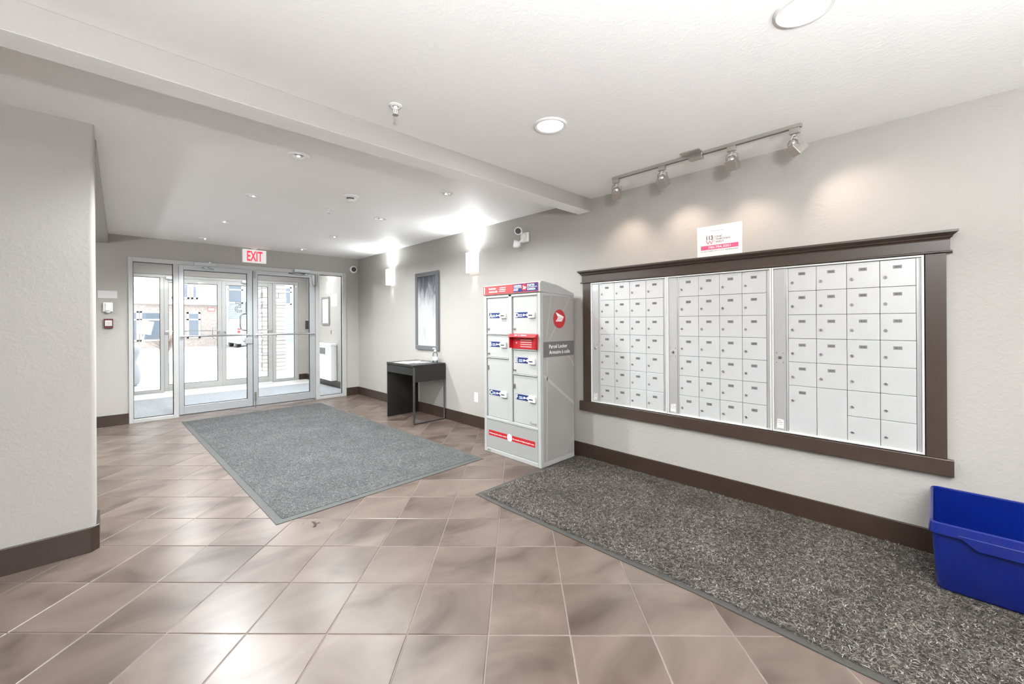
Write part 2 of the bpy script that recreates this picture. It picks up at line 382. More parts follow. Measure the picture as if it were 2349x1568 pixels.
# pull and lock case on the first leaf (outside pull is seen through the glass)
mb = MB(); pts = []
for a in np.linspace(0, PI, 9): pts.append((1.425 - .0*a, 7.367 + .05*math.sin(a), 1.205 + .115*(1-math.cos(a))*1.0))
mb.tube([(1.535, 7.367, 1.185), (1.50, 7.42, 1.185), (1.455, 7.43, 1.20), (1.44, 7.43, 1.24), (1.44, 7.43, 1.39), (1.455, 7.43, 1.425), (1.50, 7.42, 1.44), (1.535, 7.367, 1.44)], .011, 8)
mb.build('pull_handle', m_chrome, d1, smooth=.8)
mb = MB().box(1.475, 7.296, .985, 1.574, 7.322, 1.075); mb.lathe((1.455, 7.309, 1.03), [(.02, 0), (.02, .02)], 16, (1, 0, 0)); mb.build('lock_case', m_alu, d1, bevel=.004)
def closer(d, x0, x1, z, armx):
    mb = MB().box(x0, 7.262, z, x1, 7.300, z+.052); mb.build('closer', m_alu, d, bevel=.004)
    mb = MB().lathe(((x0+x1)/2+.06, 7.281, z+.052), [(.018, 0), (.018, .012)], 12)
    mb.tube([(x1-.08, 7.281, z), (x1-.08, 7.281, z-.02), (armx, 7.268, z-.024), (x1-.02, 7.30, z-.030)], .009, 8); mb.build('closer_arm', m_chrome, d, smooth=.8)
closer(d1, .86, 1.11, 2.110, .96); closer(d2, 2.16, 2.40, 2.120, 2.08)
mb = MB()
pts = [(2.440 + .095*t, 7.300 + (.02 if t < .5 else -.008) - .015*math.sin(PI*t), 2.085 - .0*t - .20*math.sin(PI*t) + .03*t) for t in np.linspace(0, 1, 15)]
mb.tube(pts, .004, 6); mb.lathe(pts[0], [(.014, -.01), (.014, .01)], 10, (0, 1, 0)); mb.lathe(pts[-1], [(.014, -.01), (.014, .01)], 10, (0, 1, 0))
mb.build('wire_loop', m_dsteel, d2, smooth=.8)
mb = MB().box(1.598, 7.308, .10, 1.624, 7.322, .24).tube([(1.611, 7.312, .0), (1.611, 7.312, .12)], .006, 8); mb.box(1.60, 7.308, 1.985, 1.624, 7.322, 2.09); mb.build('flush_bolt', m_dsteel, d2, bevel=.002)
MB().box(1.5785, 7.330, .03, 1.5875, 7.360, 2.10).build('weather_strip', m_gasket, d1)

# ================================================================== vestibule
YE = 10.12
tag(MB().box(-.02, 7.45, 0, .10, 10.3, ZC).build('wall_vestibule', m_wall), 'pale vestibule side wall', 'wall', kind='structure')
mb = MB(); mb.box(.10, YE-.03, 2.215, XW, YE+.20, ZC); mb.box(.10, YE-.03, 0, .26, YE+.20, 2.215); mb.box(3.078, YE-.03, 0, XW, YE+.20, 2.215)
tag(mb.build('wall_entrance', m_wall), 'vestibule outer wall around the street doors', 'wall', kind='structure')
bboard('baseboard_vestibule', [(3.080, YE-.03-BT, 0, XW-BT, YE-.03, BH), (XW-BT, YB+.14, 0, XW, YE-.03, BH)], 'dark baseboard in the vestibule corner')
tag(MB().box(.10, 9.385, 0, XW-BT, YE-.03, .012).build('trim_3', mat('pale_threshold_tile', (.66, .65, .63), .35)), 'pale threshold strip inside the street doors', 'threshold', kind='structure')
w2 = thing('window_2', (1.6, YE+.05, 0), 'aluminium street entrance frame with two sidelights', 'window'); w2['kind'] = 'structure'
for nm, b_ in (('jamb', (.260, YE, 0, .322, YE+.11, 2.215)), ('mullion', (.689, YE, 0, .742, YE+.11, 2.16)), ('mullion', (2.569, YE, 0, 2.633, YE+.11, 2.16)),
               ('jamb', (3.014, YE, 0, 3.078, YE+.11, 2.215)), ('head', (.322, YE, 2.16, 3.014, YE+.11, 2.215)), ('sill', (.322, YE, 0, .689, YE+.11, .055)), ('sill', (2.633, YE, 0, 3.014, YE+.11, .055))):
    stile_frame(nm, [b_], m_aluw, w2)
pane(.322, .689, .055, 2.16, YE+.055, w2); pane(2.633, 3.014, .055, 2.16, YE+.055, w2)
d3 = leaf('door_3', .745, 1.641, .807, 1.576, YE+.02, .020, 2.152, .139, 2.078, m_aluw, 'street door leaf of clear glass without numerals', 'L')
d4 = leaf('door_4', 1.649, 2.567, 1.715, 2.480, YE+.02, .020, 2.152, .139, 2.078, m_aluw, 'street door leaf with outlined house numerals on the glass', 'R')
for d_, a, b_ in ((d3, .76, 1.62), (d4, 1.66, 2.55)):
    pushbar(d_, a, b_, 1.15, YE+.02, -1, .011)
mb = MB().tube([(1.63, YE+.06, .98), (1.54, YE+.10, .98), (1.50, YE+.10, 1.02), (1.50, YE+.10, 1.20), (1.54, YE+.10, 1.24), (1.63, YE+.06, 1.24)], .010, 8); mb.build('pull_handle', m_chrome, d3, smooth=.8)
for d_, x in ((d3, .90), (d4, 2.12)):
    MB().box(x-.13, YE-.03, 2.135, x+.13, YE+.02, 2.185).tube([(x+.1, YE-.01, 2.13), (x-.1, YE-.03, 2.12)], .008, 6).build('closer', m_alu, d_, bevel=.003)
# mirrored outline numerals on the fourth leaf
cu = bpy.data.curves.new('n', 'FONT'); cu.body = '115'; cu.size = .30; cu.fill_mode = 'NONE'; cu.bevel_depth = .0065; cu.resolution_u = 4; cu.bevel_resolution = 0
to = bpy.data.objects.new('n', cu); COL.objects.link(to); ev = to.evaluated_get(bpy.context.evaluated_depsgraph_get()); me = ev.to_mesh()
vs = [(v.co.x, v.co.y, v.co.z) for v in me.vertices]; fs = [tuple(p.vertices) for p in me.polygons]; ev.to_mesh_clear(); bpy.data.objects.remove(to); bpy.data.curves.remove(cu)
mxx = max(v[0] for v in vs)
mb = MB().add([(2.31 - x, YE+.047 + .3*z, 1.53 + y) for x, y, z in vs], fs); mb.build('house_numerals', mat('grey_numeral_vinyl', (.16, .18, .18), .5), d4)
# ================================================================== outdoors
m_snow = mat('trampled_snow', (.82, .83, .85), .8, var=.10, vscale=.9, bump=.5, bscale=2.2, bdist=.08)
m_road = mat('wet_snowy_asphalt', (.52, .50, .48), .6, var=.30, vscale=.35)
m_conc = mat('pale_concrete_walk', (.66, .65, .63), .8, var=.10, vscale=3)
tag(MB().box(-30, YE+.2, -.30, 60, 60, -.03).build('ground', m_road), 'snow streaked asphalt parking lane outside', 'ground', kind='structure')
tag(MB().box(-2, YE+.11, -.03, 7, 13.7, -.005).build('walkway', m_conc), 'pale concrete walk outside the street doors', 'ground', kind='structure')
def bank(name, cx, cy, lx, ly, h, seed, lb):
    rr = np.random.default_rng(seed); nx, ny = 40, 14; ph = rr.uniform(0, 6, 8); v = []; f = []
    for j in range(ny):
        for i in range(nx):
            a = i/(nx-1)*2-1; b = j/(ny-1)*2-1
            e = max(0, 1-abs(a)**4)*max(0, 1-b*b)
            z = h*e*(.7+.18*math.sin(5*a+ph[0])+.15*math.sin(9*a+3*b+ph[1])+.1*math.sin(17*a+ph[2])) - .04
            v.append((cx + a*lx + .15*math.sin(4*b+ph[3]), cy + b*ly*(1+.15*math.sin(6*a+ph[4])), z))
    for j in range(ny-1):
        for i in range(nx-1): f.append((j*nx+i, j*nx+i+1, (j+1)*nx+i+1, (j+1)*nx+i))
    tag(MB().add(v, f).build(name, m_snow, smooth=3), lb, 'snow bank')
bank('snow_bank', -1.6, 19.3, 3.8, 1.5, .20, 1, 'low snow bank with bare twigs beside the lane')
bank('snow_bank', 6.5, 23.0, 5.5, 1.6, .34, 2, 'long ploughed snow bank in front of the building opposite')
bank('snow_bank', 5.2, 16.6, 2.2, 1.0, .22, 3, 'rounded snow bank beyond the stone pillar')
bank('snow_bank', .3, 12.6, .9, .5, .10, 4, 'dirty snow heap just outside the street sidelight')
# stone pillar: every stone its own piece
px0, px1, py0, py1, ph = 3.03, 3.52, 12.78, 13.30, 3.1
col = thing('stone_pillar', ((px0+px1)/2, (py0+py1)/2, -.005), 'square pillar of pale stacked ledge stones outside the doors', 'pillar')
MB().box(px0, py0, -.03, px1, py1, ph).build('core', mat('mortar_grey', (.42, .40, .38), .9), col)
m_st = [mat('ledge_stone_%d' % k, c, .85, var=.12, vscale=12, bump=.4, bscale=30, bdist=.01) for k, c in enumerate(((.52, .46, .42), (.58, .53, .49), (.46, .42, .40), (.62, .57, .52)))]
smesh = []
for k in range(8):
    mm = MB(); bw = 1; rr = np.random.default_rng(k+50)
    vv = [Vector(p) for p in ((-.5,-.5,-.5),(.5,-.5,-.5),(.5,.5,-.5),(-.5,.5,-.5),(-.5,-.5,.5),(.5,-.5,.5),(.5,.5,.5),(-.5,.5,.5))]
    vv = [p + Vector(rr.uniform(-.03, .03, 3)) for p in vv]
    me = bpy.data.meshes.new('stone'); me.from_pydata([tuple(p) for p in vv], [], [(0,3,2,1),(4,5,6,7),(0,1,5,4),(1,2,6,5),(2,3,7,6),(3,0,4,7)]); me.materials.append(m_st[k % 4]); smesh.append(me)
z = 0
while z < ph - .06:
    h = random.choice((.085, .10, .115, .135)); cut = random.uniform(.3, .7)
    L = px1 - px0 + .08; segs = ((px0-.04, px0-.04+L*cut), (px0-.04+L*cut, px1+.04)) if random.random() < .65 else ((px0-.04, px1+.04),)
    for a, b in segs:
        o = bpy.data.objects.new('stone', random.choice(smesh)); COL.objects.link(o); o.parent = col
        o.location = Vector(((a+b)/2, py0-.02 + random.uniform(-.012, .012), z + h/2)) - col.location; o.scale = (b-a-.008, .09, h-.008)
    for xs in (px0-.02, px1+.02):
        o = bpy.data.objects.new('stone', random.choice(smesh)); COL.objects.link(o); o.parent = col
        o.location = Vector((xs + random.uniform(-.012, .012), (py0+py1)/2+.03, z + h/2)) - col.location; o.scale = (.09, py1-py0-.02, h-.008)
    z += h
# building opposite
m_brick = mat('tan_brick', (.50, .43, .385), .9, var=.18, vscale=9)
m_sidA = mat('cream_lap_siding', (.60, .57, .52), .7, var=.05, vscale=3)
m_sidB = mat('blue_grey_lap_siding', (.44, .48, .52), .7, var=.05, vscale=3)
m_trimw = mat('white_exterior_trim', (.76, .76, .75), .6)
m_wgl = mat('dark_window_glass', (.17, .21, .25), .08, spec=.8)
YF = 30.0
bld = thing('apartment_building', (5, YF+4, -.03), 'tan brick and blue grey sided apartment block across the lane', 'building')
MB().box(-14, YF, -.03, 3.95, YF+8, 2.42).build('brick_base', m_brick, bld)
MB().box(3.95, YF, -.03, 5.15, YF+8, 2.42).build('brick_base', m_brick, bld)
MB().box(-14, YF+.05, 2.42, 2.35, YF+8, 9.5).build('wall', m_sidA, bld)
MB().box(2.35, YF+.05, 2.42, 4.52, YF+8, 9.5).build('wall', m_brick, bld)
MB().box(4.52, YF+.02, 2.42, 5.15, YF+8, 9.5).build('wall', m_sidB, bld)
MB().box(5.15, YF+1.0, -.03, 16, YF+8, 9.5).build('wall', m_sidB, bld)
MB().box(-14, YF-.25, 2.38, 5.2, YF+.05, 2.62).build('canopy_band', m_trimw, bld)
for zz in range(0):
    pass
mbs = MB()
for k in range(48):
    zz = 2.66 + k*.14
    mbs.box(4.52, YF-.005, zz, 5.15, YF+.02, zz+.012); mbs.box(5.15, YF+.975, zz-2.0, 16, YF+1.0, zz-1.988); mbs.box(-14, YF+.03, zz, 2.35, YF+.05, zz+.012)
mbs.build('siding_laps', m_trimw, bld, kind='stuff')
MB().box(5.05, YF-.06, 0, 5.18, YF+1.0, 9.5).build('corner_board', m_trimw, bld)
MB().box(9.2, YF+.9, -.03, 9.5, YF+1.0, 9.5).build('corner_board', m_trimw, bld)
def bwin(x0, x1, z0, z1, y):
    mb = MB(); t = .09
    mb.box(x0, y-.06, z0, x1, y, z0+t); mb.box(x0, y-.06, z1-t, x1, y, z1); mb.box(x0, y-.06, z0, x0+t, y, z1); mb.box(x1-t, y-.06, z0, x1, y, z1)
    zm = z0 + (z1-z0)*.72; mb.box(x0, y-.06, zm-.04, x1, y, zm+.04)
    f = mb.build('window', m_trimw, bld)
    MB().box(x0+t, y-.03, z0+t, x1-t, y-.005, zm-.04).build('pane', m_wgl, f); MB().box(x0+t, y-.03, zm+.04, x1-t, y-.005, z1-t).build('pane', m_wgl, f)
bwin(.75, 1.15, .35, 1.98, YF); bwin(1.20, 2.16, .35, 1.98, YF)
bwin(2.55, 3.32, 2.72, 3.95, YF+.05); bwin(3.2, 3.82, .45, 1.95, YF); bwin(3.42, 3.72, 2.72, 3.95, YF+.05)
bwin(5.3, 6.15, 2.55, 3.75, YF+1.0); bwin(7.0, 7.9, 2.55, 3.75, YF+1.0); bwin(7.0, 7.9, .4, 1.7, YF+1.0); bwin(8.3, 9.0, 2.55, 3.75, YF+1.0)
bwin(10.0, 10.8, .6, 1.9, YF+1.0); bwin(10.0, 10.8, 2.6, 3.9, YF+1.0); bwin(10.0, 10.8, 4.6, 5.9, YF+1.0)
mb = MB().box(4.18, YF-.03, 2.02, 4.52, YF, 2.24); mb.box(4.20, YF-.035, 2.05, 4.50, YF-.03, 2.21, 1)
mb.build('red_sign_board', [mat('sign_red', (.65, .06, .07), .5), m_white], bld)
# van
vn = thing('van', (5.75, 27.4, -.03), 'white van with red tail lamps parked in front of the building', 'van')
m_van = mat('white_van_paint', (.80, .80, .80), .25, coat=.4)
mb = MB(); prof = [(-.86, .22), (.86, .22), (.88, .75), (.84, 1.15), (.70, 1.52), (.62, 1.58), (-.62, 1.58), (-.70, 1.52), (-.84, 1.15), (-.88, .75)]
mb.prism(prof, (5.75, 26.0, -.03), (1,0,0), (0,0,1), (0, 2.9, 0)); mb.build('body', m_van, vn, bevel=.06, seg=3)
mb = MB().prism([(-.60, 1.18), (.60, 1.18), (.52, 1.46), (-.52, 1.46)], (5.75, 25.985, -.03), (1,0,0), (0,0,1), (0, .03, 0)); mb.build('rear_window', mat('pale_van_window', (.55, .58, .60), .1), vn)
for s_ in (-1, 1):
    MB().box(5.75+s_*.78-.06, 25.97, .78, 5.75+s_*.78+.06, 26.05, 1.02).build('tail_lamp', mat('tail_lamp_red', (.6, .05, .05), .3), vn)
    for yy in (26.5, 28.3):
        MB().lathe((5.75+s_*.72, yy, .26), [(.20, -.1), (.29, -.09), (.29, .09), (.20, .1)], 20, (1, 0, 0)).build('wheel', m_black, vn, smooth=.6)
MB().box(4.88, 25.92, .33, 6.62, 26.02, .55).build('bumper', mat('grey_bumper', (.40, .41, .43), .5), vn, bevel=.02)
MB().box(5.5, 25.91, .58, 6.0, 26.0, .70).build('licence_plate', mat('plate_grey', (.5, .5, .5), .5), vn)
mb = MB().prism([(-.12, 0), (0, .05), (.12, 0), (.08, 0), (0, .03), (-.08, 0)], (5.2, 25.99, 1.08), (1,0,0), (0,0,1), (0, .01, 0)); mb.build('badge', m_dsteel, vn)
# leaning sign, shrub, urn
sg = thing('parking_sign', (1.0, 25.4, -.03), 'white sign board on a leaning post in the snow', 'sign')
MB().tube([(1.0, 25.4, -.03), (1.28, 25.4, 1.42)], .03, 8).build('post', mat('galvanised_post', (.5, .5, .5), .5), sg, smooth=.8)
a = .19
MB().obox((1.20, 25.36, 1.13), (.25, 0, -.05), (0, .008, 0), (.06, 0, .30)).build('board', m_trimw, sg)
sh = thing('bare_shrub', (1.85, 24.5, -.03), 'leafless brown shrub poking out of the snow', 'shrub')
mb = MB()
for k in range(90):
    a = random.uniform(0, 2*PI); t = random.uniform(.2, .75); L = random.uniform(.5, 1.0)
    p0 = Vector((1.85, 24.5, -.03)); p1 = p0 + Vector((math.cos(a)*t*.4, math.sin(a)*t*.4, L*.5)); p2 = p0 + Vector((math.cos(a)*t, math.sin(a)*t, L))
    mb.tube([p0, p1, p2], [.012, .008, .003], 4)
mb.build('twigs', mat('brown_twig', (.25, .18, .14), .9), sh)
ur = thing('ash_urn', (.30, 11.75, -.005), 'grey waisted outdoor urn seen through the sidelight', 'urn')
MB().lathe((.30, 11.75, -.005), [(.10, 0), (.16, .05), (.19, .2), (.16, .38), (.11, .5), (.14, .6), (.17, .70), (.16, .80), (.08, .86)], 24).build('body', mat('grey_urn_plastic', (.36, .38, .40), .5), ur, smooth=1)
# vestibule furniture
def fibres(x0, x1, y0, y1, z, count, L, wd, inside=None, seed=0, kink=.6, lift=.006, clump=None):
    r_ = np.random.default_rng(seed)
    x = r_.uniform(x0, x1, count); y = r_.uniform(y0, y1, count)
    if inside is not None:
        k = inside(x, y); x = x[k]; y = y[k]
    n = len(x); a = r_.uniform(0, 2*PI, n); b = a + r_.uniform(-1.5, 1.5, n)*kink*2
    l = L*r_.uniform(.55, 1.25, n); w = wd*r_.uniform(.7, 1.3, n); h = lift*r_.uniform(.2, 1.4, n)
    P0 = np.stack([x, y, np.full(n, z)], 1)
    P1 = P0 + np.stack([np.cos(a)*l*.5, np.sin(a)*l*.5, h], 1); P2 = P1 + np.stack([np.cos(b)*l*.5, np.sin(b)*l*.5, -h*.6], 1)
    nn = np.stack([-np.sin(a), np.cos(a), np.zeros(n)], 1)*w[:, None]*.5; n2 = np.stack([-np.sin(b), np.cos(b), np.zeros(n)], 1)*w[:, None]*.5
    V = np.stack([P0-nn, P0+nn, P1-(nn+n2)*.55, P1+(nn+n2)*.55, P2-n2*.6, P2+n2*.6], 1).reshape(-1, 3)
    base = np.arange(n)*6
    Fq = np.concatenate([np.stack([base, base+2, base+3, base+1], 1), np.stack([base+2, base+4, base+5, base+3], 1)], 0)
    return V, Fq
def fibre_obj(name, V, Fq, mt, parent):
    me = bpy.data.meshes.new(name); me.vertices.add(len(V)); V = V - np.array(wloc(parent)); me.vertices.foreach_set('co', V.astype(np.float32).ravel())
    me.loops.add(Fq.size); me.loops.foreach_set('vertex_index', Fq.astype(np.int32).ravel()); me.polygons.add(len(Fq))
    me.polygons.foreach_set('loop_start', np.arange(0, Fq.size, 4, dtype=np.int32)); me.polygons.foreach_set('loop_total', np.full(len(Fq), 4, dtype=np.int32))
    me.update(calc_edges=True); me.validate(); me.materials.append(mt)
    o = bpy.data.objects.new(name, me); COL.objects.link(o); o.parent = parent; o['kind'] = 'stuff'; return o
m_rub = mat('grey_rubber_edge', (.058, .06, .057), .7, bump=.2, bscale=200)
m_pileA = fibre_mat('grey_pile', [(0, (.052, .053, .052)), (.45, (.108, .109, .107)), (.8, (.16, .161, .159)), (1, (.25, .25, .245))])
m_pileB = fibre_mat('charcoal_pile', [(0, (.018, .015, .013)), (.45, (.070, .062, .053)), (.75, (.125, .111, .097)), (.93, (.20, .18, .16)), (1, (.33, .305, .28))])
m_pbA = mat('grey_mat_ground', (.07, .071, .07), .95, var=.25, vscale=40); m_pbB = mat('charcoal_mat_ground', (.045, .040, .035), .95, var=.3, vscale=60)
mt3 = thing('vestibule_mat', (1.6, 8.42, 0), 'wide grey walk-off carpet between the two sets of doors', 'floor mat')
MB().box(.13, 7.46, 0, 3.225, 9.375, .010).build('base', mat('vestibule_carpet', (.30, .32, .34), .95, var=.12, vscale=30, bump=.4, bscale=150), mt3)
# entry mat (slightly turned)
c0 = Vector((1.606, 4.967, 0)); an = math.radians(1.22); hx, hy = .885, 1.988
def rot(x, y, c=c0, a=an): return (c.x + x*math.cos(a) - y*math.sin(a), c.y + x*math.sin(a) + y*math.cos(a))
mt1 = thing('entry_mat', c0, 'large grey entrance carpet mat with rubber edge before the doors', 'floor mat')
mb = MB(); e = .048
O_ = [rot(*p) for p in ((-hx,-hy),(hx,-hy),(hx,hy),(-hx,hy))]; I_ = [rot(*p) for p in ((-hx+e,-hy+e),(hx-e,-hy+e),(hx-e,hy-e),(-hx+e,hy-e))]
v = [(*p, .0005) for p in O_] + [(*p, .0035) for p in O_] + [(*p, .0075) for p in I_]
f = []
for i in range(4): j = (i+1) % 4; f += [(i, j, 4+j, 4+i), (4+i, 4+j, 8+j, 8+i)]
mb.add(v, f + [(8, 9, 10, 11)]); mb.build('rubber_border', m_rub, mt1)
v = [(*p, .004) for p in I_] + [(*p, .0095) for p in I_]
MB().add(v, [(i, (i+1) % 4, 4+(i+1) % 4, 4+i) for i in range(4)] + [(4, 5, 6, 7)]).build('carpet', m_pbA, mt1)
V, Fq = fibres(-hx+e, hx-e, -hy+e, hy-e, .0095, 95000, .020, .0026, seed=3, lift=.004)
ca, sa = math.cos(an), math.sin(an); X = V[:, 0].copy(); Yv = V[:, 1].copy(); V[:, 0] = c0.x + X*ca - Yv*sa; V[:, 1] = c0.y + X*sa + Yv*ca
fibre_obj('pile', V, Fq, m_pileA, mt1)
# mailbox mat
mt2 = thing('mailbox_mat', (2.6, .8, 0), 'dark charcoal shaggy carpet mat below the mailboxes', 'floor mat')
ex_ = [(1.967, 2.422), (1.960, 2.13), (1.968, 1.66), (1.977, 1.19), (1.986, .79), (1.974, .42), (1.964, .20), (1.965, -1.1)]
outer = ex_ + [(3.226, -1.1), (3.226, 2.422)]
inner = [(x + .042, y - (.045 if k == 0 else 0)) for k, (x, y) in enumerate(ex_)] + [(3.226, -1.1), (3.226, 2.422-.045)]
n = len(outer); mb = MB()
v = [(*p, .0005) for p in outer] + [(*p, .004) for p in outer] + [(*p, .008) for p in inner]
f = [(i, (i+1) % n, n+(i+1) % n, n+i) for i in range(n)] + [(n+i, n+(i+1) % n, 2*n+(i+1) % n, 2*n+i) for i in range(n)] + [tuple(range(2*n, 3*n))]
mb.add(v, f).build('rubber_border', mat('dark_rubber_edge', (.042, .039, .035), .65, bump=.15, bscale=200), mt2)
MB().add([(*p, .004) for p in inner] + [(*p, .010) for p in inner], [(i, (i+1) % n, n+(i+1) % n, n+i) for i in range(n)] + [tuple(range(n, 2*n))]).build('carpet', m_pbB, mt2)
iy = np.array([p[1] for p in inner[:8]])[::-1]; ix = np.array([p[0] for p in inner[:8]])[::-1]
ins = lambda x, y: (x > np.interp(y, iy, ix) - .004) & ~((x > 2.826) & (x < 3.19) & (y < .008) & (y > -.58))
V, Fq = fibres(2.0, 3.215, -.60, 2.372, .010, 110000, .028, .0034, ins, 5, .8, .0048)
V = V[:]; fibre_obj('pile', V, Fq, m_pileB, mt2)

# ================================================================== mailboxes
m_mbox = mat('satin_silver_mailbox', (.57, .575, .58), .36, .30, var=.02, vscale=5)
m_mtrim = mat('mailbox_aluminium_trim', (.62, .62, .62), .33, .65)
m_plate = mat('grey_number_plate', (.20, .198, .19), .45, .2)
m_ink = mat('black_print', (.03, .03, .03), .6)
m_bright = mat('bright_extruded_edge', (.86, .85, .83), .3, .4)
XD = XW - .016                      # face of the mailbox doors
AW, BWV = (0, -1, 0), (0, 0, 1)     # reading axes on the mailbox wall
DWD, DHT = .1520, .1548
def door_mesh(w, h):
    return MB().box(0, -w/2+.0012, -h/2+.0012, .012, w/2-.0012, h/2-.0012)
dproto = None
lock_me = MB().lathe((0, 0, 0), [(.0095, 0), (.0095, .003), (.0078, .0042), (.0062, .0036), (.0060, .0042)], 16, (-1, 0, 0)).obox((-.0046, 0, 0), (.0004, 0, 0), (0, .0009, 0), (0, 0, .0040), 1)
def mailbox_unit(y1, label, numbers, tall=False):
    # y1 = end nearest the street; unit runs towards smaller y
    u = thing('mailbox_unit', (XW, y1-.3675, OZ0), label, 'mailbox')
    y0 = y1 - .7345; P = y1 - .094
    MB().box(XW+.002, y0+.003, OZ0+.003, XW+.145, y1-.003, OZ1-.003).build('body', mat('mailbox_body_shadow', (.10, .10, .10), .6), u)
    mb = MB(); t = .011
    mb.box(XD-.010, y0+.001, OZ0+.001, XW, y0+t, OZ1-.001); mb.box(XD-.010, y1-t, OZ0+.001, XW, y1-.001, OZ1-.001)
    mb.box(XD-.010, y0+t, OZ0+.001, XW, y1-t, OZ0+t); mb.box(XD-.010, y0+t, OZ1-t, XW, y1-t, OZ1-.001)
    mb.build('collar', m_bright, u, bevel=.0015)
    # hinge channel beside the master panel and at the far end
    mb = MB().box(XD+.004, y1-.0935, OZ0+.012, XW, y1-.082, OZ1-.012); mb.tube([(XD+.004, y1-.0865, OZ0+.014), (XD+.004, y1-.0865, OZ1-.014)], .0045, 8)
    mb.build('hinge_channel', m_mtrim, u, smooth=.6)
    mb = MB().box(XD+.003, y0+.0115, OZ0+.012, XW, y0+.0315, OZ1-.012); mb.tube([(XD+.001, y0+.0175, OZ0+.014), (XD+.001, y0+.0175, OZ1-.014)], .0035, 8)
    mb.build('hinge_channel', m_mtrim, u, smooth=.6)
    pn = MB().box(XD-.002, y1-.081, OZ0+.013, XW, y1-.012, OZ1-.013).build('master_panel', m_mtrim, u, bevel=.002)
    pn['label'] = 'aluminium master lock panel'
    yc = y1 - .0465; zl = 1.045
    MB().lathe((XD-.002, yc, zl), [(.0125, 0), (.0125, .004), (.010, .007), (.004, .008)], 16, (-1, 0, 0)).build('master_lock', m_chrome, pn, smooth=.6)
    sc = MB()
    first = None
    for dy in (-.019, .019):
        for dz in (-.032, .032):
            if first is None:
                first = MB().lathe((XD-.002, yc+dy, zl+dz), [(.0042, 0), (.0035, .002), (.001, .0028)], 10, (-1, 0, 0)).build('screw', m_chrome, pn, origin=(XD-.002, yc+dy, zl+dz), smooth=.8)
                f0 = Vector((XD-.002, yc+dy, zl+dz))
            else: cp(first, pn, Vector((XD-.002, yc+dy, zl+dz)) - wloc(pn))
    mb = MB().box(XD-.0025, yc-.020, OZ0+.025, XD-.002, yc+.020, OZ0+.085)
    for k, (a, b) in enumerate(((-.017, .004), (-.017, .015), (-.010, .014))):
        zz = OZ0 + .076 - k*.013; mb.box(XD-.0027, yc-b, zz, XD-.0025, yc-a, zz+.002, 1)
    mb.build('maker_sticker', [m_paper, m_ink], pn)
    k = 0; zt = OZ1 - .0125
    for rr in range(7):
        for cc in range(4):
            h = DHT; skip = False
            if tall and cc < 2 and rr >= 5:
                if rr == 6: continue
                h = 2*DHT
            yd = P - DWD*(cc+.5); zd = zt - DHT*rr - h/2
            global dproto
            key = 'tall' if h > DHT else 'std'
            if key not in DM:
                DM[key] = door_mesh(DWD, h).build('door', m_mbox, u, origin=(0, 0, 0), bevel=.0016).data
                bpy.data.objects.remove([o for o in COL.objects if o.data == DM[key]][0])
            d = bpy.data.objects.new('door', DM[key]); COL.objects.link(d); d.parent = u; d.location = Vector((XD, yd, zd)) - u.location
            bvl = d.modifiers.new('bevel', 'BEVEL'); bvl.width = .0016; bvl.segments = 2
            num = numbers.get((rr, cc))
            ztop = h/2
            if num:
                mb = MB(); zc = ztop - .0425
                mb.box(-.0012, -.0190, zc-.0095, 0, .0190, zc+.0095)
                mb.text(num, (-.0014, 0, zc-.0048), AW, BWV, .0096, 1, 'C', .012, width=.024 if len(num) == 3 else .031)
                me = mb.build('number_plate', [m_plate, m_ink], None).data
                o = [o for o in COL.objects if o.data == me][0]; o.parent = d; o.location = (0, 0, 0)
            if not (tall and cc == 1 and rr == 5):
                if 'lock' not in DM:
                    o = lock_me.build('lock', [m_dsteel, m_ink], None, smooth=.7); DM['lock'] = o.data; o.parent = d
                else:
                    o = bpy.data.objects.new('lock', DM['lock']); COL.objects.link(o); o.parent = d
                o.location = (0, DWD*.345, ztop - .0985)
    return u
DM = {}
n1 = [str(100+i) for i in range(1, 18)] + [str(200+i) for i in range(1, 12)]
n2 = [str(200+i) for i in range(12, 20)] + [str(300+i) for i in range(1, 20)] + ['401']
n3 = [str(400+i) for i in range(2, 20)]
grid = [(r_, c_) for r_ in range(7) for c_ in range(4)]
mailbox_unit(2.254, 'silver mailbox bank numbered 101 to 211, beside the parcel locker', dict(zip(grid, n1)))
mailbox_unit(1.5185, 'silver mailbox bank numbered 212 to 401 between two other banks', dict(zip(grid, n2)))
N3 = dict(zip(grid, n3)); N3[(5, 0)] = 'Parcel'
mailbox_unit(.783, 'silver mailbox bank numbered 402 to 419 with two tall parcel doors', N3, True)
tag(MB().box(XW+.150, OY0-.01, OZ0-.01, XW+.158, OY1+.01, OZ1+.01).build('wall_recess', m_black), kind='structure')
# brown casing
cs = thing('mailbox_casing', (XW, 1.15, .45), 'dark brown wooden casing with crown moulding around the mailboxes', 'casing')
prof = [(0, 1.722), (.024, 1.722), (.026, 1.728), (.034, 1.733), (.036, 1.741), (.040, 1.744), (.052, 1.754), (.056, 1.757), (.056, 1.769), (0, 1.769)]
def mould(prof, ya, yb, ret=1.0):
    v = []; n_ = len(prof); d0 = prof[1][0]
    for s_, yy in ((-1, ya), (1, yb)):
        for dx, z_ in prof:
            v.append((XW - dx, yy + s_*max(0, dx - d0)*ret, z_))
    f = [tuple(range(n_)), tuple(reversed(range(n_, 2*n_)))] + [(i, n_+i, n_+(i+1) % n_, (i+1) % n_) for i in range(n_)]
    return MB().add(v, f)
mould(prof, -.050, 2.354).build('crown', m_brown, cs)
MB().box(XW-.024, -.050, 1.6625, XW, 2.354, 1.722).build('header', m_brown, cs, bevel=.0015)
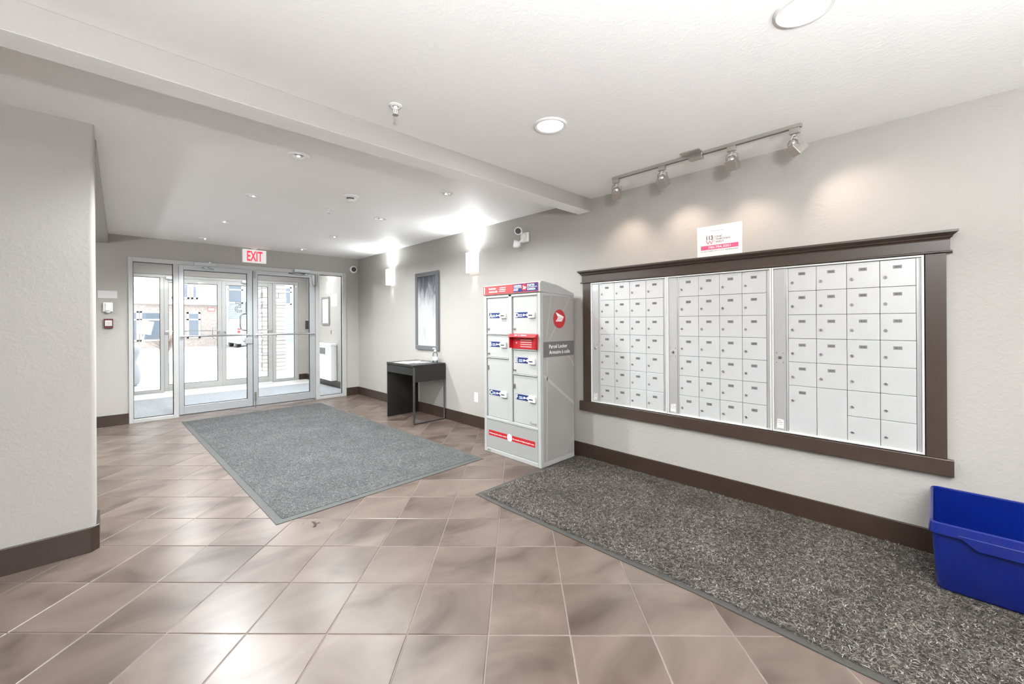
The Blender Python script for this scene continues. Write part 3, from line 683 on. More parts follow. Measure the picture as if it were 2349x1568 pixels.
mb = MB().prism([(0, 1.652), (.030, 1.652), (.034, 1.655), (.034, 1.660), (.030, 1.6625), (0, 1.6625)], (XW, -.059, 0), (-1, 0, 0), (0, 0, 1), (0, 2.425, 0)); mb.build('bead', m_brown, cs)
for ya, yb in ((2.2555, 2.347), (-.036, .0455)): MB().box(XW-.020, ya, .5405, XW, yb, 1.652).build('side_post', m_brown, cs, bevel=.002)
MB().box(XW-.030, -.061, .450, XW, 2.386, .5405).build('sill_board', m_brown, cs, bevel=.003)
# notice sign
nt_ = thing('notice_sign', (XW, 1.126, 1.769), 'white building contact sign with a pink phone band above the mailboxes', 'sign')
mb = MB().box(XW-.006, .968, 1.770, XW, 1.283, 2.003); mb.build('board', m_paper, nt_, bevel=.001)
xs = XW - .0066
m_pink = mat('pink_print', (.50, .075, .17), .5); m_dark = mat('dark_plum_print', (.07, .035, .045), .6); m_plum = mat('plum_print', (.45, .06, .13), .6)
MB().text('113', (xs, 1.214, 1.900), AW, BWV, .030, 0, 'L', .03, width=.047).build('numerals', m_dark, nt_)
mb = MB()
for seg in (((1.216, 1.897), (1.202, 1.868)), ((1.202, 1.868), (1.190, 1.892)), ((1.190, 1.892), (1.179, 1.868)), ((1.179, 1.868), (1.166, 1.897))):
    (ya, za), (yb, zb) = seg; mb.poly([(xs, ya+.0025, za), (xs, ya-.0025, za), (xs, yb-.0025, zb), (xs, yb+.0025, zb)])
mb.build('emblem', m_plum, nt_)
mb = MB().poly([(xs, 1.1575, 1.872), (xs, 1.1560, 1.872), (xs, 1.1560, 1.926), (xs, 1.1575, 1.926)])
for k, t_ in enumerate(('ONE', 'THIRTEEN', 'WEST')): mb.text(t_, (xs, 1.150, 1.9125 - k*.0195), AW, BWV, .0125, 0, 'L', .012, stretch=1.25)
mb.build('lettering', m_dark, nt_)
MB().poly([(xs+.0002, 1.255, 1.826), (xs+.0002, .992, 1.826), (xs+.0002, .992, 1.858), (xs+.0002, 1.255, 1.858)]).build('phone_band', m_pink, nt_)
MB().text('780.784.3001', (xs, 1.123, 1.834), AW, BWV, .0165, 0, 'C', .012, stretch=1.25).build('phone_number', m_paper, nt_)
mb = MB().text('24 HOUR EMERGENCY LINE', (xs, 1.255, 1.811), AW, BWV, .0066, 0, 'L', .01, width=.165)
for k in range(10): mb.poly([(xs, 1.080-k*.0088, 1.811), (xs, 1.0745-k*.0088, 1.811), (xs, 1.0745-k*.0088, 1.8172), (xs, 1.080-k*.0088, 1.8172)])
mb.build('small_print', mat('dark_small_print', (.12, .11, .11), .6), nt_); mb = MB()
for k in range(8): mb.poly([(xs, 1.180-k*.0115, 1.962), (xs, 1.1715-k*.0115, 1.962), (xs, 1.1715-k*.0115, 1.965), (xs, 1.180-k*.0115, 1.965)])
mb.build('small_print', mat('faint_print', (.25, .22, .22), .6), nt_)

# ================================================================== parcel locker
XL, LY0, LY1 = 2.716, 2.432, 3.196
lk = thing('parcel_locker', (2.95, 2.81, 0), 'tall white metal parcel locker with red header and mail slot', 'locker')
m_lw = mat('cream_locker_enamel', (.385, .385, .372), .35, var=.01)
m_lg = mat('pale_grey_locker_panel', (.30, .30, .292), .4)
m_side = mat('warm_grey_side_graphic', (.30, .282, .268), .42, var=.10, vscale=2.2)
m_red = mat('postal_red', (.42, .012, .018), .35); m_hdr = mat('header_coral_red', (.50, .055, .055), .35); m_navy = mat('navy_blue_print', (.008, .02, .12), .4)
m_wtxt = mat('white_print', (.9, .9, .9), .5); m_band = mat('grey_band_print', (.125, .118, .11), .45); m_lite = mat('pale_streak_print', (.38, .36, .345), .42)
XB = 3.195
MB().box(XL+.0205, LY0, 0, XB, LY1, 1.552).build('body', m_lw, lk, bevel=.006)
# hood
mb = MB().prism([(XL-.006, 1.556), (XL-.006, 1.640), (XL+.004, 1.650), (XL+.03, 1.656), (XL+.25, 1.628), (XB+.004, 1.562), (XB+.004, 1.530), (XL+.05, 1.552)], (0, LY0-.004, 0), (1,0,0), (0,0,1), (0, LY1-LY0+.008, 0)); mb.build('hood', m_lw, lk, bevel=.008, seg=3)
# front frame
mb = MB()
for b_ in ((LY0, .0, LY0+.036, 1.552), (LY1-.036, 0, LY1, 1.552), (2.795, .350, 2.838, 1.552), (LY0+.036, .0, LY1-.036, .040), (LY0+.036, .326, LY1-.036, .352), (LY0+.036, 1.530, LY1-.036, 1.552)):
    mb.box(XL, b_[0], b_[1], XL+.0205, b_[2], b_[3])
mb.build('front_frame', m_lw, lk, bevel=.004)
# header sign
hs = MB().box(XL-.0085, LY0+.016, 1.562, XL-.006, LY1-.004, 1.644).build('header_sign', m_hdr, lk); xh = XL-.0092
hs['label'] = 'coral red header strip with postal lettering'
mb = MB().box(xh, 2.452, 1.568, xh+.0004, 2.760, 1.640, 0); mb.build('logo_panel', m_navy, hs)
x2 = xh - .0005; mb = MB()
mb.text('1', (x2, 3.180, 1.572), AW, BWV, .062, 0, 'L', .03)
mb.text('Parcel locker', (x2, 3.105, 1.610), AW, BWV, .019, 0, 'L', .01, width=.105); mb.text('Armoire à colis', (x2, 3.105, 1.580), AW, BWV, .019, 0, 'L', .01, width=.125)
for k in range(3): mb.box(x2, 2.870-.004*k, 1.584+k*.017, x2+.0003, 2.955-.004*k, 1.590+k*.017)
mb.text('CANADA', (x2, 2.752, 1.614), AW, BWV, .018, 0, 'L', .02, width=.100); mb.text('POST', (x2, 2.752, 1.579), AW, BWV, .018, 0, 'L', .02, width=.058)
mb.text('POSTES', (x2, 2.580, 1.614), AW, BWV, .018, 0, 'L', .02, width=.088); mb.text('CANADA', (x2, 2.580, 1.579), AW, BWV, .018, 0, 'L', .02, width=.100)
mb.box(x2, 2.460, 1.6045, x2+.0003, 2.752, 1.608); mb.build('lettering', m_wtxt, hs)
def wing(mb, O, A, B, r, m=0):
    # white winged arrow emblem
    P = lambda pts: mb.poly([Vector(O) + Vector(A)*a*r + Vector(B)*b*r for a, b in pts], m)
    P([(-.62, .52), (.78, .02), (.58, -.02), (-.28, .02)]); P([(-.30, -.04), (.74, -.04), (.66, -.16), (-.36, -.16)])
    P([(-.42, -.21), (.62, -.21), (.54, -.31), (-.48, -.31)]); P([(-.55, -.36), (.50, -.36), (.40, -.47), (-.62, -.47)])
mb = MB().lathe((xh-.0003, 2.617, 1.605), [(.033, 0), (.033, .0004)], 28, (-1, 0, 0)); wing(mb, (xh-.0010, 2.617, 1.606), AW, BWV, .032, 1); mb.build('emblem', [m_red, m_wtxt], hs)
XQ = XL + .008
def pdoor(letter, ya, yb, z0, z1, lz, kz, longlock=False):
    # ya > yb
    d = MB().box(XQ+.002, yb, z0, XQ+.0126, ya, z1).build('door', m_lw, lk, bevel=.004); d['label'] = 'locker door ' + letter
    mb = MB().box(XQ-.0002, ya-.192, lz-.024, XQ+.002, ya-.030, lz+.026, 0); xx = XQ-.0008
    mb.text(letter, (xx, ya-.034, lz-.019), AW, BWV, .040, 1, 'L', .02)
    for k in range(2): mb.box(xx, ya-.122+.003*k, lz-.014+k*.014, xx+.0004, ya-.074, lz-.006+k*.014, 2)
    for k in range(3): pass
    mb.box(xx, ya-.178, lz-.003, xx+.0004, ya-.134, lz+.004, 1)
    mb.lathe((xx+.0004, ya-.140, lz), [(.011, 0), (.011, .0006)], 14, (-1,0,0), 1); mb.box(xx, ya-.186, lz-.011, xx+.0004, ya-.174, lz+.012, 1)
    mb.build('label_plate', [m_navy, m_wtxt, mat('pale_blue_print', (.45, .52, .75), .5)], d)
    mb = MB().box(XQ-.016, ya-.278, lz-.026, XQ+.002, ya-.204, lz+.024, 0); mb.box(XQ-.0165, ya-.262, lz-.010, XQ-.0155, ya-.212, lz+.002, 1); mb.build('key_return_box', [m_white, m_ink], d, bevel=.003)
    if longlock: mb = MB().obox((XQ-.003, ya-.017, kz), (.006, 0, 0), (0, .007, 0), (0, 0, .022))
    else: mb = MB().lathe((XQ+.002, ya-.022, kz), [(.013, 0), (.013, .008), (.010, .012), (.004, .012)], 16, (-1, 0, 0))
    mb.build('cam_lock', m_dsteel, d, bevel=.002)
yL0, yL1, yR0, yR1 = 3.152, 2.842, 2.782, 2.477
pdoor('A', yL0, yL1, 1.178, 1.528, 1.355, 1.226); pdoor('B', yL0, yL1, .948, 1.170, 1.073, .983); pdoor('C', yL0, yL1, .354, .938, .595, .840, True)
pdoor('D', yR0, yR1, 1.180, 1.528, 1.355, 1.229); pdoor('E', yR0, yR1, .812, 1.034, .938, .845); pdoor('F', yR0, yR1, .354, .802, .596, .692, True)
# shelf rails between doors
mb = MB()
for (ya, yb, z_) in ((yL0, yL1, 1.174), (yL0, yL1, .943), (yR0, yR1, .807), (yR0, yR1, 1.038)): mb.box(XL-.001, yb, z_-.004, XL+.0205, ya, z_+.004)
mb.build('shelf_rail', m_lw, lk)
# red mail slot
ms = MB().box(XL-.004, 2.466, 1.044, XL+.0205, 2.794, 1.170).build('mail_slot', m_red, lk, bevel=.003); ms['label'] = 'red outgoing mail slot'
mb = MB().prism([(0, 1.150), (.050, 1.150), (.052, 1.156), (.018, 1.180), (0, 1.182)], (XL-.002, 2.456, 0), (-1, 0, 0), (0, 0, 1), (0, .350, 0)); mb.build('flap_hood', m_red, ms, bevel=.003)
mb = MB()
for k, (a, b) in enumerate(((2.72, 2.685), (2.668, 2.655), (2.640, 2.565))): mb.poly([Vector((XL-.033, a, 1.1745)), Vector((XL-.033, b, 1.1745)), Vector((XL-.045, b, 1.1660)), Vector((XL-.045, a, 1.1660))])
for k in range(4): mb.box(XL-.0046, 2.535, 1.062+k*.020, XL-.0040, 2.675, 1.070+k*.020)
mb.build('printed_lines', mat('pale_pink_print', (.85, .42, .42), .5), ms)
MB().lathe((XL-.004, 2.725, 1.095), [(.010, 0), (.010, .004), (.004, .006)], 14, (-1, 0, 0)).build('slot_lock', m_chrome, ms, smooth=.6)
MB().box(XL-.040, 2.470, 1.050, XL-.002, 2.478, 1.150).build('slot_cheek', m_red, ms); MB().box(XL-.040, 2.782, 1.050, XL-.002, 2.790, 1.150).build('slot_cheek', m_red, ms)
# kick panel
kp = MB().box(XL+.004, 2.473, .042, XL+.0206, 3.166, .328).build('kick_panel', m_lg, lk, bevel=.002); xk = XL+.0035
mb = MB().box(xk, 2.868, .168, xk+.0005, 3.134, .220); mb.box(xk, 2.506, .168, xk+.0005, 2.802, .220); mb.build('red_band', m_red, kp)
mb = MB().text('Delivering the online world', (xk-.0004, 3.122, .186), AW, BWV, .013, 0, 'L', .012, width=.240); mb.text("Du monde en ligne jusqu'à vous", (xk-.0004, 2.792, .186), AW, BWV, .013, 0, 'L', .012, width=.272); mb.build('slogan', m_wtxt, kp)
mb = MB().lathe((xk+.0004, 2.835, .194), [(.034, 0), (.034, .0008)], 26, (-1, 0, 0), 0); mb.box(xk-.0012, 2.822, .180, xk-.0004, 2.848, .208, 1); mb.build('round_badge', [m_wtxt, mat('pale_grey_print', (.55, .56, .58), .5)], kp)
mb = MB().text('Canadä', (XQ+.0014, 2.572, .366), AW, BWV, .022, 0, 'L', .004, width=.082); mb.build('wordmark', m_ink, lk); mb = MB(); mb.text('4825', (XL-.0006, 3.150, .010), AW, BWV, .017, 0, 'L', .01, width=.05); mb.build('serial_number', m_ink, lk)
# side graphic
sp = MB().box(XL+.036, LY0-.002, .046, XB-.006, LY0+.001, 1.528).build('side_panel', m_side, lk); ysd = LY0-.0024
def spoly(pts, m, dy=0): return MB().poly([(x, ysd-dy, z) for x, z in pts], 0).build('streak', m, sp)
spoly([(2.86, 1.527), (2.87, 1.527), (2.80, 1.16), (2.79, 1.16)], m_lite); spoly([(3.13, 1.527), (3.145, 1.527), (2.83, 1.12), (2.82, 1.12)], m_lite)
spoly([(2.755, .83), (2.755, .80), (3.185, .50), (3.185, .53)], m_lite); spoly([(2.80, .97), (2.81, .97), (2.80, .05), (2.785, .05)], m_lite); spoly([(3.185, .20), (3.185, .22), (3.06, .05), (3.045, .05)], m_lite)
spoly([(3.10, .97), (3.12, .97), (3.185, .86), (3.185, .89)], m_lite)
mb = MB().lathe((2.975, ysd, 1.318), [(.086, 0), (.086, .0006)], 36, (0, -1, 0), 0); wing(mb, (2.975, ysd-.0012, 1.335), (1, 0, 0), BWV, .086, 1); mb.build('round_emblem', [m_red, m_wtxt], sp)
MB().box(2.752, ysd-.0006, .974, 3.188, ysd, 1.112).build('grey_band', m_band, sp)
mb = MB().text('Parcel Locker', (2.828, ysd-.001, 1.053), (1,0,0), BWV, .033, 0, 'L', .008, width=.262); mb.text('Armoire à colis', (2.828, ysd-.001, 1.000), (1,0,0), BWV, .033, 0, 'L', .008, width=.298); mb.build('side_lettering', m_wtxt, sp)

# ================================================================== desk and things on it
m_desk = mat('black_brown_desk_laminate', (.011, .010, .0095), .32, var=.08, vscale=20)
dk = thing('desk', (2.99, 4.95, 0), 'small black brown desk with one metal frame leg against the wall', 'desk')
ax0, ax1, ay0, ay1 = 2.742, 3.228, 4.600, 5.300
MB().box(ax0, ay0, .722, ax1, ay1, .750).build('desk_top', m_desk, dk, bevel=.0015)
MB().box(ax0+.004, ay1-.022, .0, ax1, ay1, .722).build('side_panel', m_desk, dk, bevel=.0015)
MB().box(ax0, ay0, .532, ax1, ay0+.020, .722).build('side_apron', m_desk, dk, bevel=.0015)
dr = MB().box(ax0, ay0+.024, .620, ax0+.018, ay1-.026, .716).build('drawer', m_desk, dk, bevel=.0015)
MB().box(ax0+.02, ay0+.03, .628, ax1-.06, ay1-.03, .712).build('drawer_tray', m_black, dk)
MB().box(ax1-.024, ay0+.02, .56, ax1-.010, ay1-.022, .722).build('back_panel', m_desk, dk)
m_leg = mat('dark_grey_tube_leg', (.10, .10, .105), .3, .6)
z0 = .011; pts = [(ax0+.011, ay0+.011, .54), (ax0+.011, ay0+.011, .03), (ax0+.017, ay0+.011, .014), (ax0+.032, ay0+.011, z0), (ax1-.032, ay0+.011, z0), (ax1-.017, ay0+.011, .014), (ax1-.011, ay0+.011, .03), (ax1-.011, ay0+.011, .54)]
MB().tube(pts, .011, 10).build('frame_leg', m_leg, dk, smooth=.8)
MB().box(ax0-.001, ay0-.0012, .03, ax0+.022, ay0, .722).build('edge_strip', m_leg, dk)
def sheet(cx, cy, w, h, a, z, lb):
    c_, s_ = math.cos(a), math.sin(a)
    mb = MB().obox((cx, cy, z), (c_*w/2, s_*w/2, 0), (-s_*h/2, c_*h/2, 0), (0, 0, .0007)); tag(mb.build('paper_sheet', m_paper), lb, 'paper')
sheet(2.895, 5.03, .216, .279, .25, .7508, 'white sheet of paper lying near the front of the black desk')
sheet(3.045, 4.965, .216, .33, -.15, .7522, 'white sheet of paper beside the pump bottle on the desk')
pn_ = thing('pen', (3.15, 4.92, .7535), 'dark pen lying on the papers by the pump bottle', 'pen')
MB().tube([(3.085, 4.99, .7585), (3.165, 4.865, .7585)], .005, 8).build('barrel', m_black, pn_, smooth=.7); MB().tube([(3.165, 4.865, .7585), (3.172, 4.854, .7585)], [.004, .001], 8).build('tip', m_chrome, pn_)
MB().tube([(3.115, 4.945, .764), (3.14, 4.905, .764)], .0016, 6).build('clip', m_chrome, pn_)
bt = thing('pump_bottle', (3.165, 4.745, .75), 'clear sanitiser bottle with pump on the desk corner', 'bottle')
m_clear = glass_mat('clear_bottle_plastic', (.90, .93, .94))
MB().lathe((3.165, 4.745, .7505), [(.030, 0), (.034, .006), (.034, .105), (.028, .125), (.014, .138), (.014, .150)], 24).build('body', m_clear, bt, smooth=.8)
MB().lathe((3.165, 4.745, .7515), [(.030, .001), (.030, .055)], 20).build('gel', glass_mat('clear_gel', (.80, .86, .88)), bt, smooth=.8)
mb = MB().lathe((3.165, 4.745, .900), [(.017, 0), (.017, .018), (.006, .020), (.006, .045)], 16); mb.tube([(3.165, 4.745, .943), (3.135, 4.745, .943), (3.125, 4.745, .934)], .006, 8); mb.build('pump', m_whitem, bt, smooth=.7)
MB().lathe((3.165, 4.745, .760), [(.0345, .02), (.0345, .07)], 20, cap0=False, cap1=False).build('front_label', mat('pale_bottle_label', (.78, .80, .82), .5), bt, smooth=.8)

# ================================================================== wall things
# framed picture
pc = thing('framed_picture', (XW, 5.03, .905), 'tall framed print in pale greys hung above the desk', 'picture')
py0_, py1_, pz0, pz1, fw = 4.745, 5.330, .905, 2.003, .058
m_frame = mat('pewter_picture_frame', (.16, .165, .175), .28, .4)
for b_ in ((py0_, pz0, py1_, pz0+fw), (py0_, pz1-fw, py1_, pz1), (py0_, pz0+fw, py0_+fw, pz1-fw), (py1_-fw, pz0+fw, py1_, pz1-fw)):
    MB().box(XW-.032, b_[0], b_[1], XW-.002, b_[2], b_[3]).build('frame_rail', m_frame, pc, bevel=.003)
mp_ = bpy.data.materials.new('abstract_grey_print'); mp_.use_nodes = True; nt2 = mp_.node_tree; b2 = nt2.nodes['Principled BSDF']
tc = nt2.nodes.new('ShaderNodeTexCoord'); sx = nt2.nodes.new('ShaderNodeSeparateXYZ'); nt2.links.new(tc.outputs['Generated'], sx.inputs[0])
mpn = nt2.nodes.new('ShaderNodeMapping'); mpn.inputs['Scale'].default_value = (1, 1.7, 1.3); nt2.links.new(tc.outputs['Generated'], mpn.inputs[0])
nz = nt2.nodes.new('ShaderNodeTexNoise'); nz.inputs['Scale'].default_value = 2.6; nz.inputs['Detail'].default_value = 3; nz.inputs['Distortion'].default_value = .6; nt2.links.new(mpn.outputs[0], nz.inputs['Vector'])
ma = nt2.nodes.new('ShaderNodeMath'); ma.operation = 'MULTIPLY_ADD'; ma.inputs[1].default_value = .75; nt2.links.new(nz.outputs['Fac'], ma.inputs[0])
m2 = nt2.nodes.new('ShaderNodeMapRange'); m2.inputs[1].default_value = .55; m2.inputs[2].default_value = 1.0; m2.inputs[3].default_value = .26; m2.inputs[4].default_value = -.22
nt2.links.new(sx.outputs['Z'], m2.inputs[0]); nt2.links.new(m2.outputs[0], ma.inputs[2])
rp = nt2.nodes.new('ShaderNodeValToRGB'); cr = rp.color_ramp; cr.elements[0].position = .12; cr.elements[0].color = (.025, .027, .036, 1); cr.elements[1].position = .62; cr.elements[1].color = (.42, .41, .415, 1)
e = cr.elements.new(.32); e.color = (.085, .088, .105, 1); e = cr.elements.new(.46); e.color = (.29, .29, .31, 1)
nt2.links.new(ma.outputs[0], rp.inputs[0]); nt2.links.new(rp.outputs[0], b2.inputs['Base Color']); b2.inputs['Roughness'].default_value = .5
MB().box(XW-.020, py0_+fw, pz0+fw, XW-.006, py1_-fw, pz1-fw).build('print', mp_, pc)
# sconces
def sconce(y0, y1, z0, z1, lb, x=XW, power=P_SCONCE, dep=.075):
    s_ = thing('wall_sconce', (x, (y0+y1)/2, z0), lb, 'wall lamp', 'rectangular wall sconces')
    MB().box(x-.008, y0+.02, z0+.03, x, y1-.02, z1-.03).build('back_plate', m_whitem, s_)
    mb = MB(); t = .004; mb.box(x-dep, y0, z0, x-dep+t, y1, z1); mb.box(x-dep+t, y0, z0, x-.002, y0+t, z1); mb.box(x-dep+t, y1-t, z0, x-.002, y1, z1)
    mb.build('shade', m_sconce, s_, bevel=.001)
    mb = MB().lathe((x-.038, (y0+y1)/2, (z0+z1)/2-.045), [(.010, 0), (.018, .02), (.018, .07), (.006, .09)], 12); mb.build('bulb', m_bulb, s_, smooth=.8)
    MB().lathe((x-dep, y0+.02, z1-.03), [(.004, 0), (.003, .002)], 8, (-1, 0, 0)).build('screw', m_dsteel, s_)
    c = ((x-.038), (y0+y1)/2)
    lamp('sconce_up', 'AREA', (x-.045, c[1], z1+.003), power, NEUT, .05, (x-.75, c[1], z1+.80)); lamp('sconce_down', 'SPOT', (*c, z0+.01), power*.45, NEUT, .02, (c[0], c[1], 0), 1.0, .7)
sconce(3.905, 4.070, 1.900, 2.148, 'glowing white wall sconce between the picture and the parcel locker')
sconce(5.975, 6.140, 1.888, 2.140, 'glowing white wall sconce nearest the dome camera corner')
sconce(8.47, 8.63, 1.89, 2.12, 'glowing white wall sconce above papers in the vestibule')
# emergency light
em = thing('emergency_light', (XW, 3.12, 2.20), 'white twin head emergency light high on the wall', 'emergency light')
yc, zc = 3.105, 2.205
MB().box(XW-.030, yc-.055, zc-.055, XW, yc+.055, zc+.055).build('base', m_whitem, em, bevel=.015, seg=3)
mb = MB().box(XW-.070, yc-.018, zc-.030, XW-.030, yc+.018, zc+.030).tube([(XW-.05, yc, zc+.03), (XW-.07, yc+.02, zc+.055)], .012, 8).tube([(XW-.05, yc, zc-.03), (XW-.07, yc+.03, zc-.055)], .012, 8); mb.build('knuckle', m_white, em, bevel=.004)
for (dy, dz, ax) in ((.028, .068, (-.75, -.45, -.35)), (.060, -.075, (-.55, .75, .15))):
    hd = Vector((XW-.085, yc+dy, zc+dz)); h = MB().lathe(hd, [(.018, -.04), (.034, -.025), (.040, .0), (.042, .03)], 22, ax).build('lamp_head', m_whitem, em, smooth=.7)
    MB().lathe(hd + Vector(ax).normalized()*.028, [(.036, 0), (.030, .003), (.010, .004)], 20, ax).build('lens', mat('grey_lens', (.10, .10, .10), .15), h, smooth=.9)
# outlet
ol = thing('wall_outlet', (XW, 3.968, .305), 'white duplex outlet low on the wall beside the parcel locker', 'outlet')
MB().box(XW-.006, 3.930, .305, XW, 4.006, .424).build('cover', m_white, ol, bevel=.003)
for zz in (.338, .391):
    mb = MB().box(XW-.008, 3.951, zz-.016, XW-.006, 3.985, zz+.016, 0)
    for dy in (-.007, .007): mb.box(XW-.0084, 3.968+dy-.0012, zz-.004, XW-.008, 3.968+dy+.0012, zz+.006, 1)
    mb.build('socket', [m_white, m_ink], ol)
# dome camera on back wall
cm = thing('dome_camera', (3.15, YB, 2.245), 'white round security camera with dark lens in the wall corner', 'camera')
MB().lathe((3.150, YB, 2.246), [(.066, 0), (.066, .02), (.060, .035), (.044, .045), (.040, .040)], 32, (-.12, -1, 0)).build('housing', m_white, cm, smooth=.6)
MB().lathe((3.148, YB-.030, 2.246), [(.042, 0), (.039, .018), (.028, .032), (.012, .038)], 28, (-.25, -1, -.05)).build('dome', mat('smoked_dome', (.05, .05, .05), .08, spec=.8), cm, smooth=1)
MB().lathe((3.140, YB-.060, 2.244), [(.016, 0), (.012, .008)], 16, (-.4, -1, -.1)).build('lens', m_black, cm, smooth=.6)
# exit sign
es = thing('exit_sign', (1.6, YB, 2.21), 'white lit sign with red EXIT letters above the glass doors', 'exit sign')
MB().box(1.446, YB-.060, 2.216, 1.756, YB-.004, 2.414).build('box', mat('lit_exit_face', (.84, .83, .82), .45, emit=.12, ecol=(1, .95, .95)), es, bevel=.004)
MB().text('EXIT', (1.601, YB-.0608, 2.243), (1, 0, 0), BWV, .145, 0, 'C', .022, width=.205).build('letters', mat('lit_red_letters', (.80, .05, .09), .4, emit=.25, ecol=(1, .05, .10)), es)
mb = MB().lathe((1.60, YB-.03, 2.414), [(.02, 0), (.02, .012), (.045, .014), (.045, .026)], 18); mb.build('ceiling_stem', m_whitem, es)
# blank plaque, dispenser, alarm
tag(MB().box(-.098, YB-.005, 1.621, .080, YB, 1.716).build('wall_plaque', m_paper, bevel=.001), 'blank white rectangular notice above the alarm strobe', 'notice')
ds = thing('alarm_strobe', (0, YB, 1.43), 'white alarm strobe unit between the blank notice and the red pull station', 'alarm')
MB().box(-.052, YB-.035, 1.450, .038, YB, 1.568).build('housing', m_whitem, ds, bevel=.008)
MB().box(-.030, YB-.056, 1.462, .016, YB-.035, 1.556).build('lens', mat('clear_white_lens', (.86, .90, .92), .15), ds, bevel=.008)
MB().lathe((-.006, YB-.03, 1.450), [(.022, 0), (.018, -.012)], 16).build('speaker_lip', m_white, ds, smooth=.6)
pl = thing('fire_pull_station', (0, YB, 1.24), 'small dark red fire alarm pull station with white handle', 'fire alarm')
MB().box(-.045, YB-.032, 1.243, .040, YB, 1.362).build('housing', mat('dark_maroon_plastic', (.11, .02, .025), .4), pl, bevel=.004)
mb = MB().box(-.034, YB-.040, 1.272, .029, YB-.032, 1.340, 0)
for k in range(3): mb.box(-.028, YB-.0405, 1.284+k*.017, .023, YB-.040, 1.288+k*.017, 1)
mb.build('pull_bar', [m_paper, mat('maroon_print', (.25, .05, .06), .5)], pl, bevel=.002)
# vestibule wall things
ht = thing('wall_heater', (3.12, 8.75, .12), 'white cabinet heater with top grille on the vestibule wall', 'heater')
MB().box(3.125, 8.32, .145, XW-.004, 9.30, .835).build('cabinet', m_white, ht, bevel=.008)
MB().box(3.118, 8.31, .835, XW-.002, 9.31, .875).build('top_cap', m_white, ht, bevel=.004)
mb = MB()
gsl = None
for k in range(16):
    yy = 8.62 + k*.038
    if gsl is None: gsl = MB().box(3.119, yy-.007, .66, 3.126, yy+.007, .79).build('grille_slot', mat('grille_dark', (.10, .10, .10), .6), ht, origin=(3.12, yy, .72)); g0 = gsl.location.copy()
    else: cp(gsl, ht, g0 + Vector((0, .038*k, 0)))
vf = thing('framed_notice', (XW, 8.88, 1.25), 'silver framed white notice on the vestibule wall', 'picture')
for b_ in ((8.67, 1.255, 9.09, 1.29), (8.67, 1.795, 9.09, 1.83), (8.67, 1.29, 8.71, 1.795), (9.05, 1.29, 9.09, 1.795)): MB().box(XW-.025, b_[0], b_[1], XW-.002, b_[2], b_[3]).build('frame_rail', m_dsteel, vf)
mb = MB().box(XW-.012, 8.71, 1.29, XW-.004, 9.05, 1.795, 0)
for k in range(5): mb.box(XW-.0125, 8.82, 1.60+k*.02, XW-.012, 8.92, 1.61+k*.02, 1)
mb.build('notice', [m_paper, mat('grey_print', (.4, .4, .42), .6)], vf)
mb = MB().box(XW-.003, 8.29, 1.625, XW, 8.575, 1.872, 0)
for k in range(3): mb.box(XW-.0034, 8.36, 1.66+k*.018, XW-.003, 8.50, 1.668+k*.018, 1)
tag(mb.build('posted_paper', [m_paper, bpy.data.materials['grey_print']]), 'white paper posted beside the vestibule notice frame', 'paper')
th = thing('thermostat_key', (XW, 8.61, 1.08), 'small grey key switch on the vestibule wall', 'switch')
MB().box(XW-.012, 8.592, 1.065, XW, 8.628, 1.140).build('plate', m_dsteel, th, bevel=.002)
ic = thing('intercom_panel', (XW, 9.92, 1.13), 'dark entry intercom panel with vertical strips in the vestibule corner', 'intercom')
MB().box(XW-.03, 9.79, 1.135, XW, 10.05, 1.37).build('plate', m_mtrim, ic, bevel=.003)
for k in range(3): MB().box(XW-.045, 9.81+k*.085, 1.15, XW-.03, 9.85+k*.085, 1.345).build('strip', m_black, ic)

# ================================================================== ceiling things
def big_can(x, y, lb, pw=P_CAN):
    c = thing('recessed_downlight', (x, y, ZC), lb, 'ceiling light', 'wide recessed downlights')
    MB().lathe((x, y, ZC), [(.098, 0), (.098, -.004), (.090, -.009), (.078, -.007), (.075, -.001)], 40, cap0=False, cap1=False).build('trim_ring', m_white, c, smooth=.6)
    MB().lathe((x, y, ZC-.0015), [(.0755, 0), (.0755, -.0015), (.050, -.003), (.01, -.0035)], 36).build('lens', m_lens, c, smooth=.8)
    lamp('downlight_lamp', 'AREA', (x, y, ZC-.012), pw, WARM, .14, (x, y, 0))
big_can(1.852, 1.572, 'lit round recessed downlight facing the parcel locker'); big_can(1.835, .335, 'lit round recessed downlight in front of the mailboxes numbered 402 up')
for k, (x, y) in enumerate(((.05, -.9), (1.83, -.9))):  # two downlights added out of view to help brighten the lobby
    big_can(x, y, 'added unseen recessed downlight over the lobby ' + ('clear of the mats', 'above the recycling bin')[k])
def pendant(x, y, lb, pw=P_PEND_FILL):  # unseen bowl lamps added to throw extra light onto the ceiling
    c = thing('added_bowl_pendant', (x, y, ZC), lb, 'ceiling light', 'added bowl pendants')
    MB().lathe((x, y, ZC), [(.06, 0), (.06, -.02)], 24).build('canopy', m_steel, c); MB().tube([(x, y, ZC-.02), (x, y, ZC-.84)], .008, 8).build('stem', m_steel, c)
    MB().lathe((x, y, ZC-.90), [(.02, 0), (.12, .012), (.20, .05), (.24, .11), (.232, .11), (.195, .056), (.115, .02), (.02, .008)], 36).build('bowl', m_white, c, smooth=.8)
    MB().lathe((x, y, ZC-.88), [(.03, 0), (.045, .03), (.03, .06)], 16).build('bulb', m_bulb, c, smooth=.9)
    lamp('pendant_fill_lamp', 'AREA', (x, y, ZC-.785), pw, WARM, .40, (x, y, 4))
pendant(-.35, -.8, 'added unseen bowl pendant in the middle of the lobby'); pendant(-2.5, 5.5, 'added unseen bowl pendant in the side hallway', 65); pendant(1.0, -1.7, 'added unseen bowl pendant near the mailbox mat', 55)
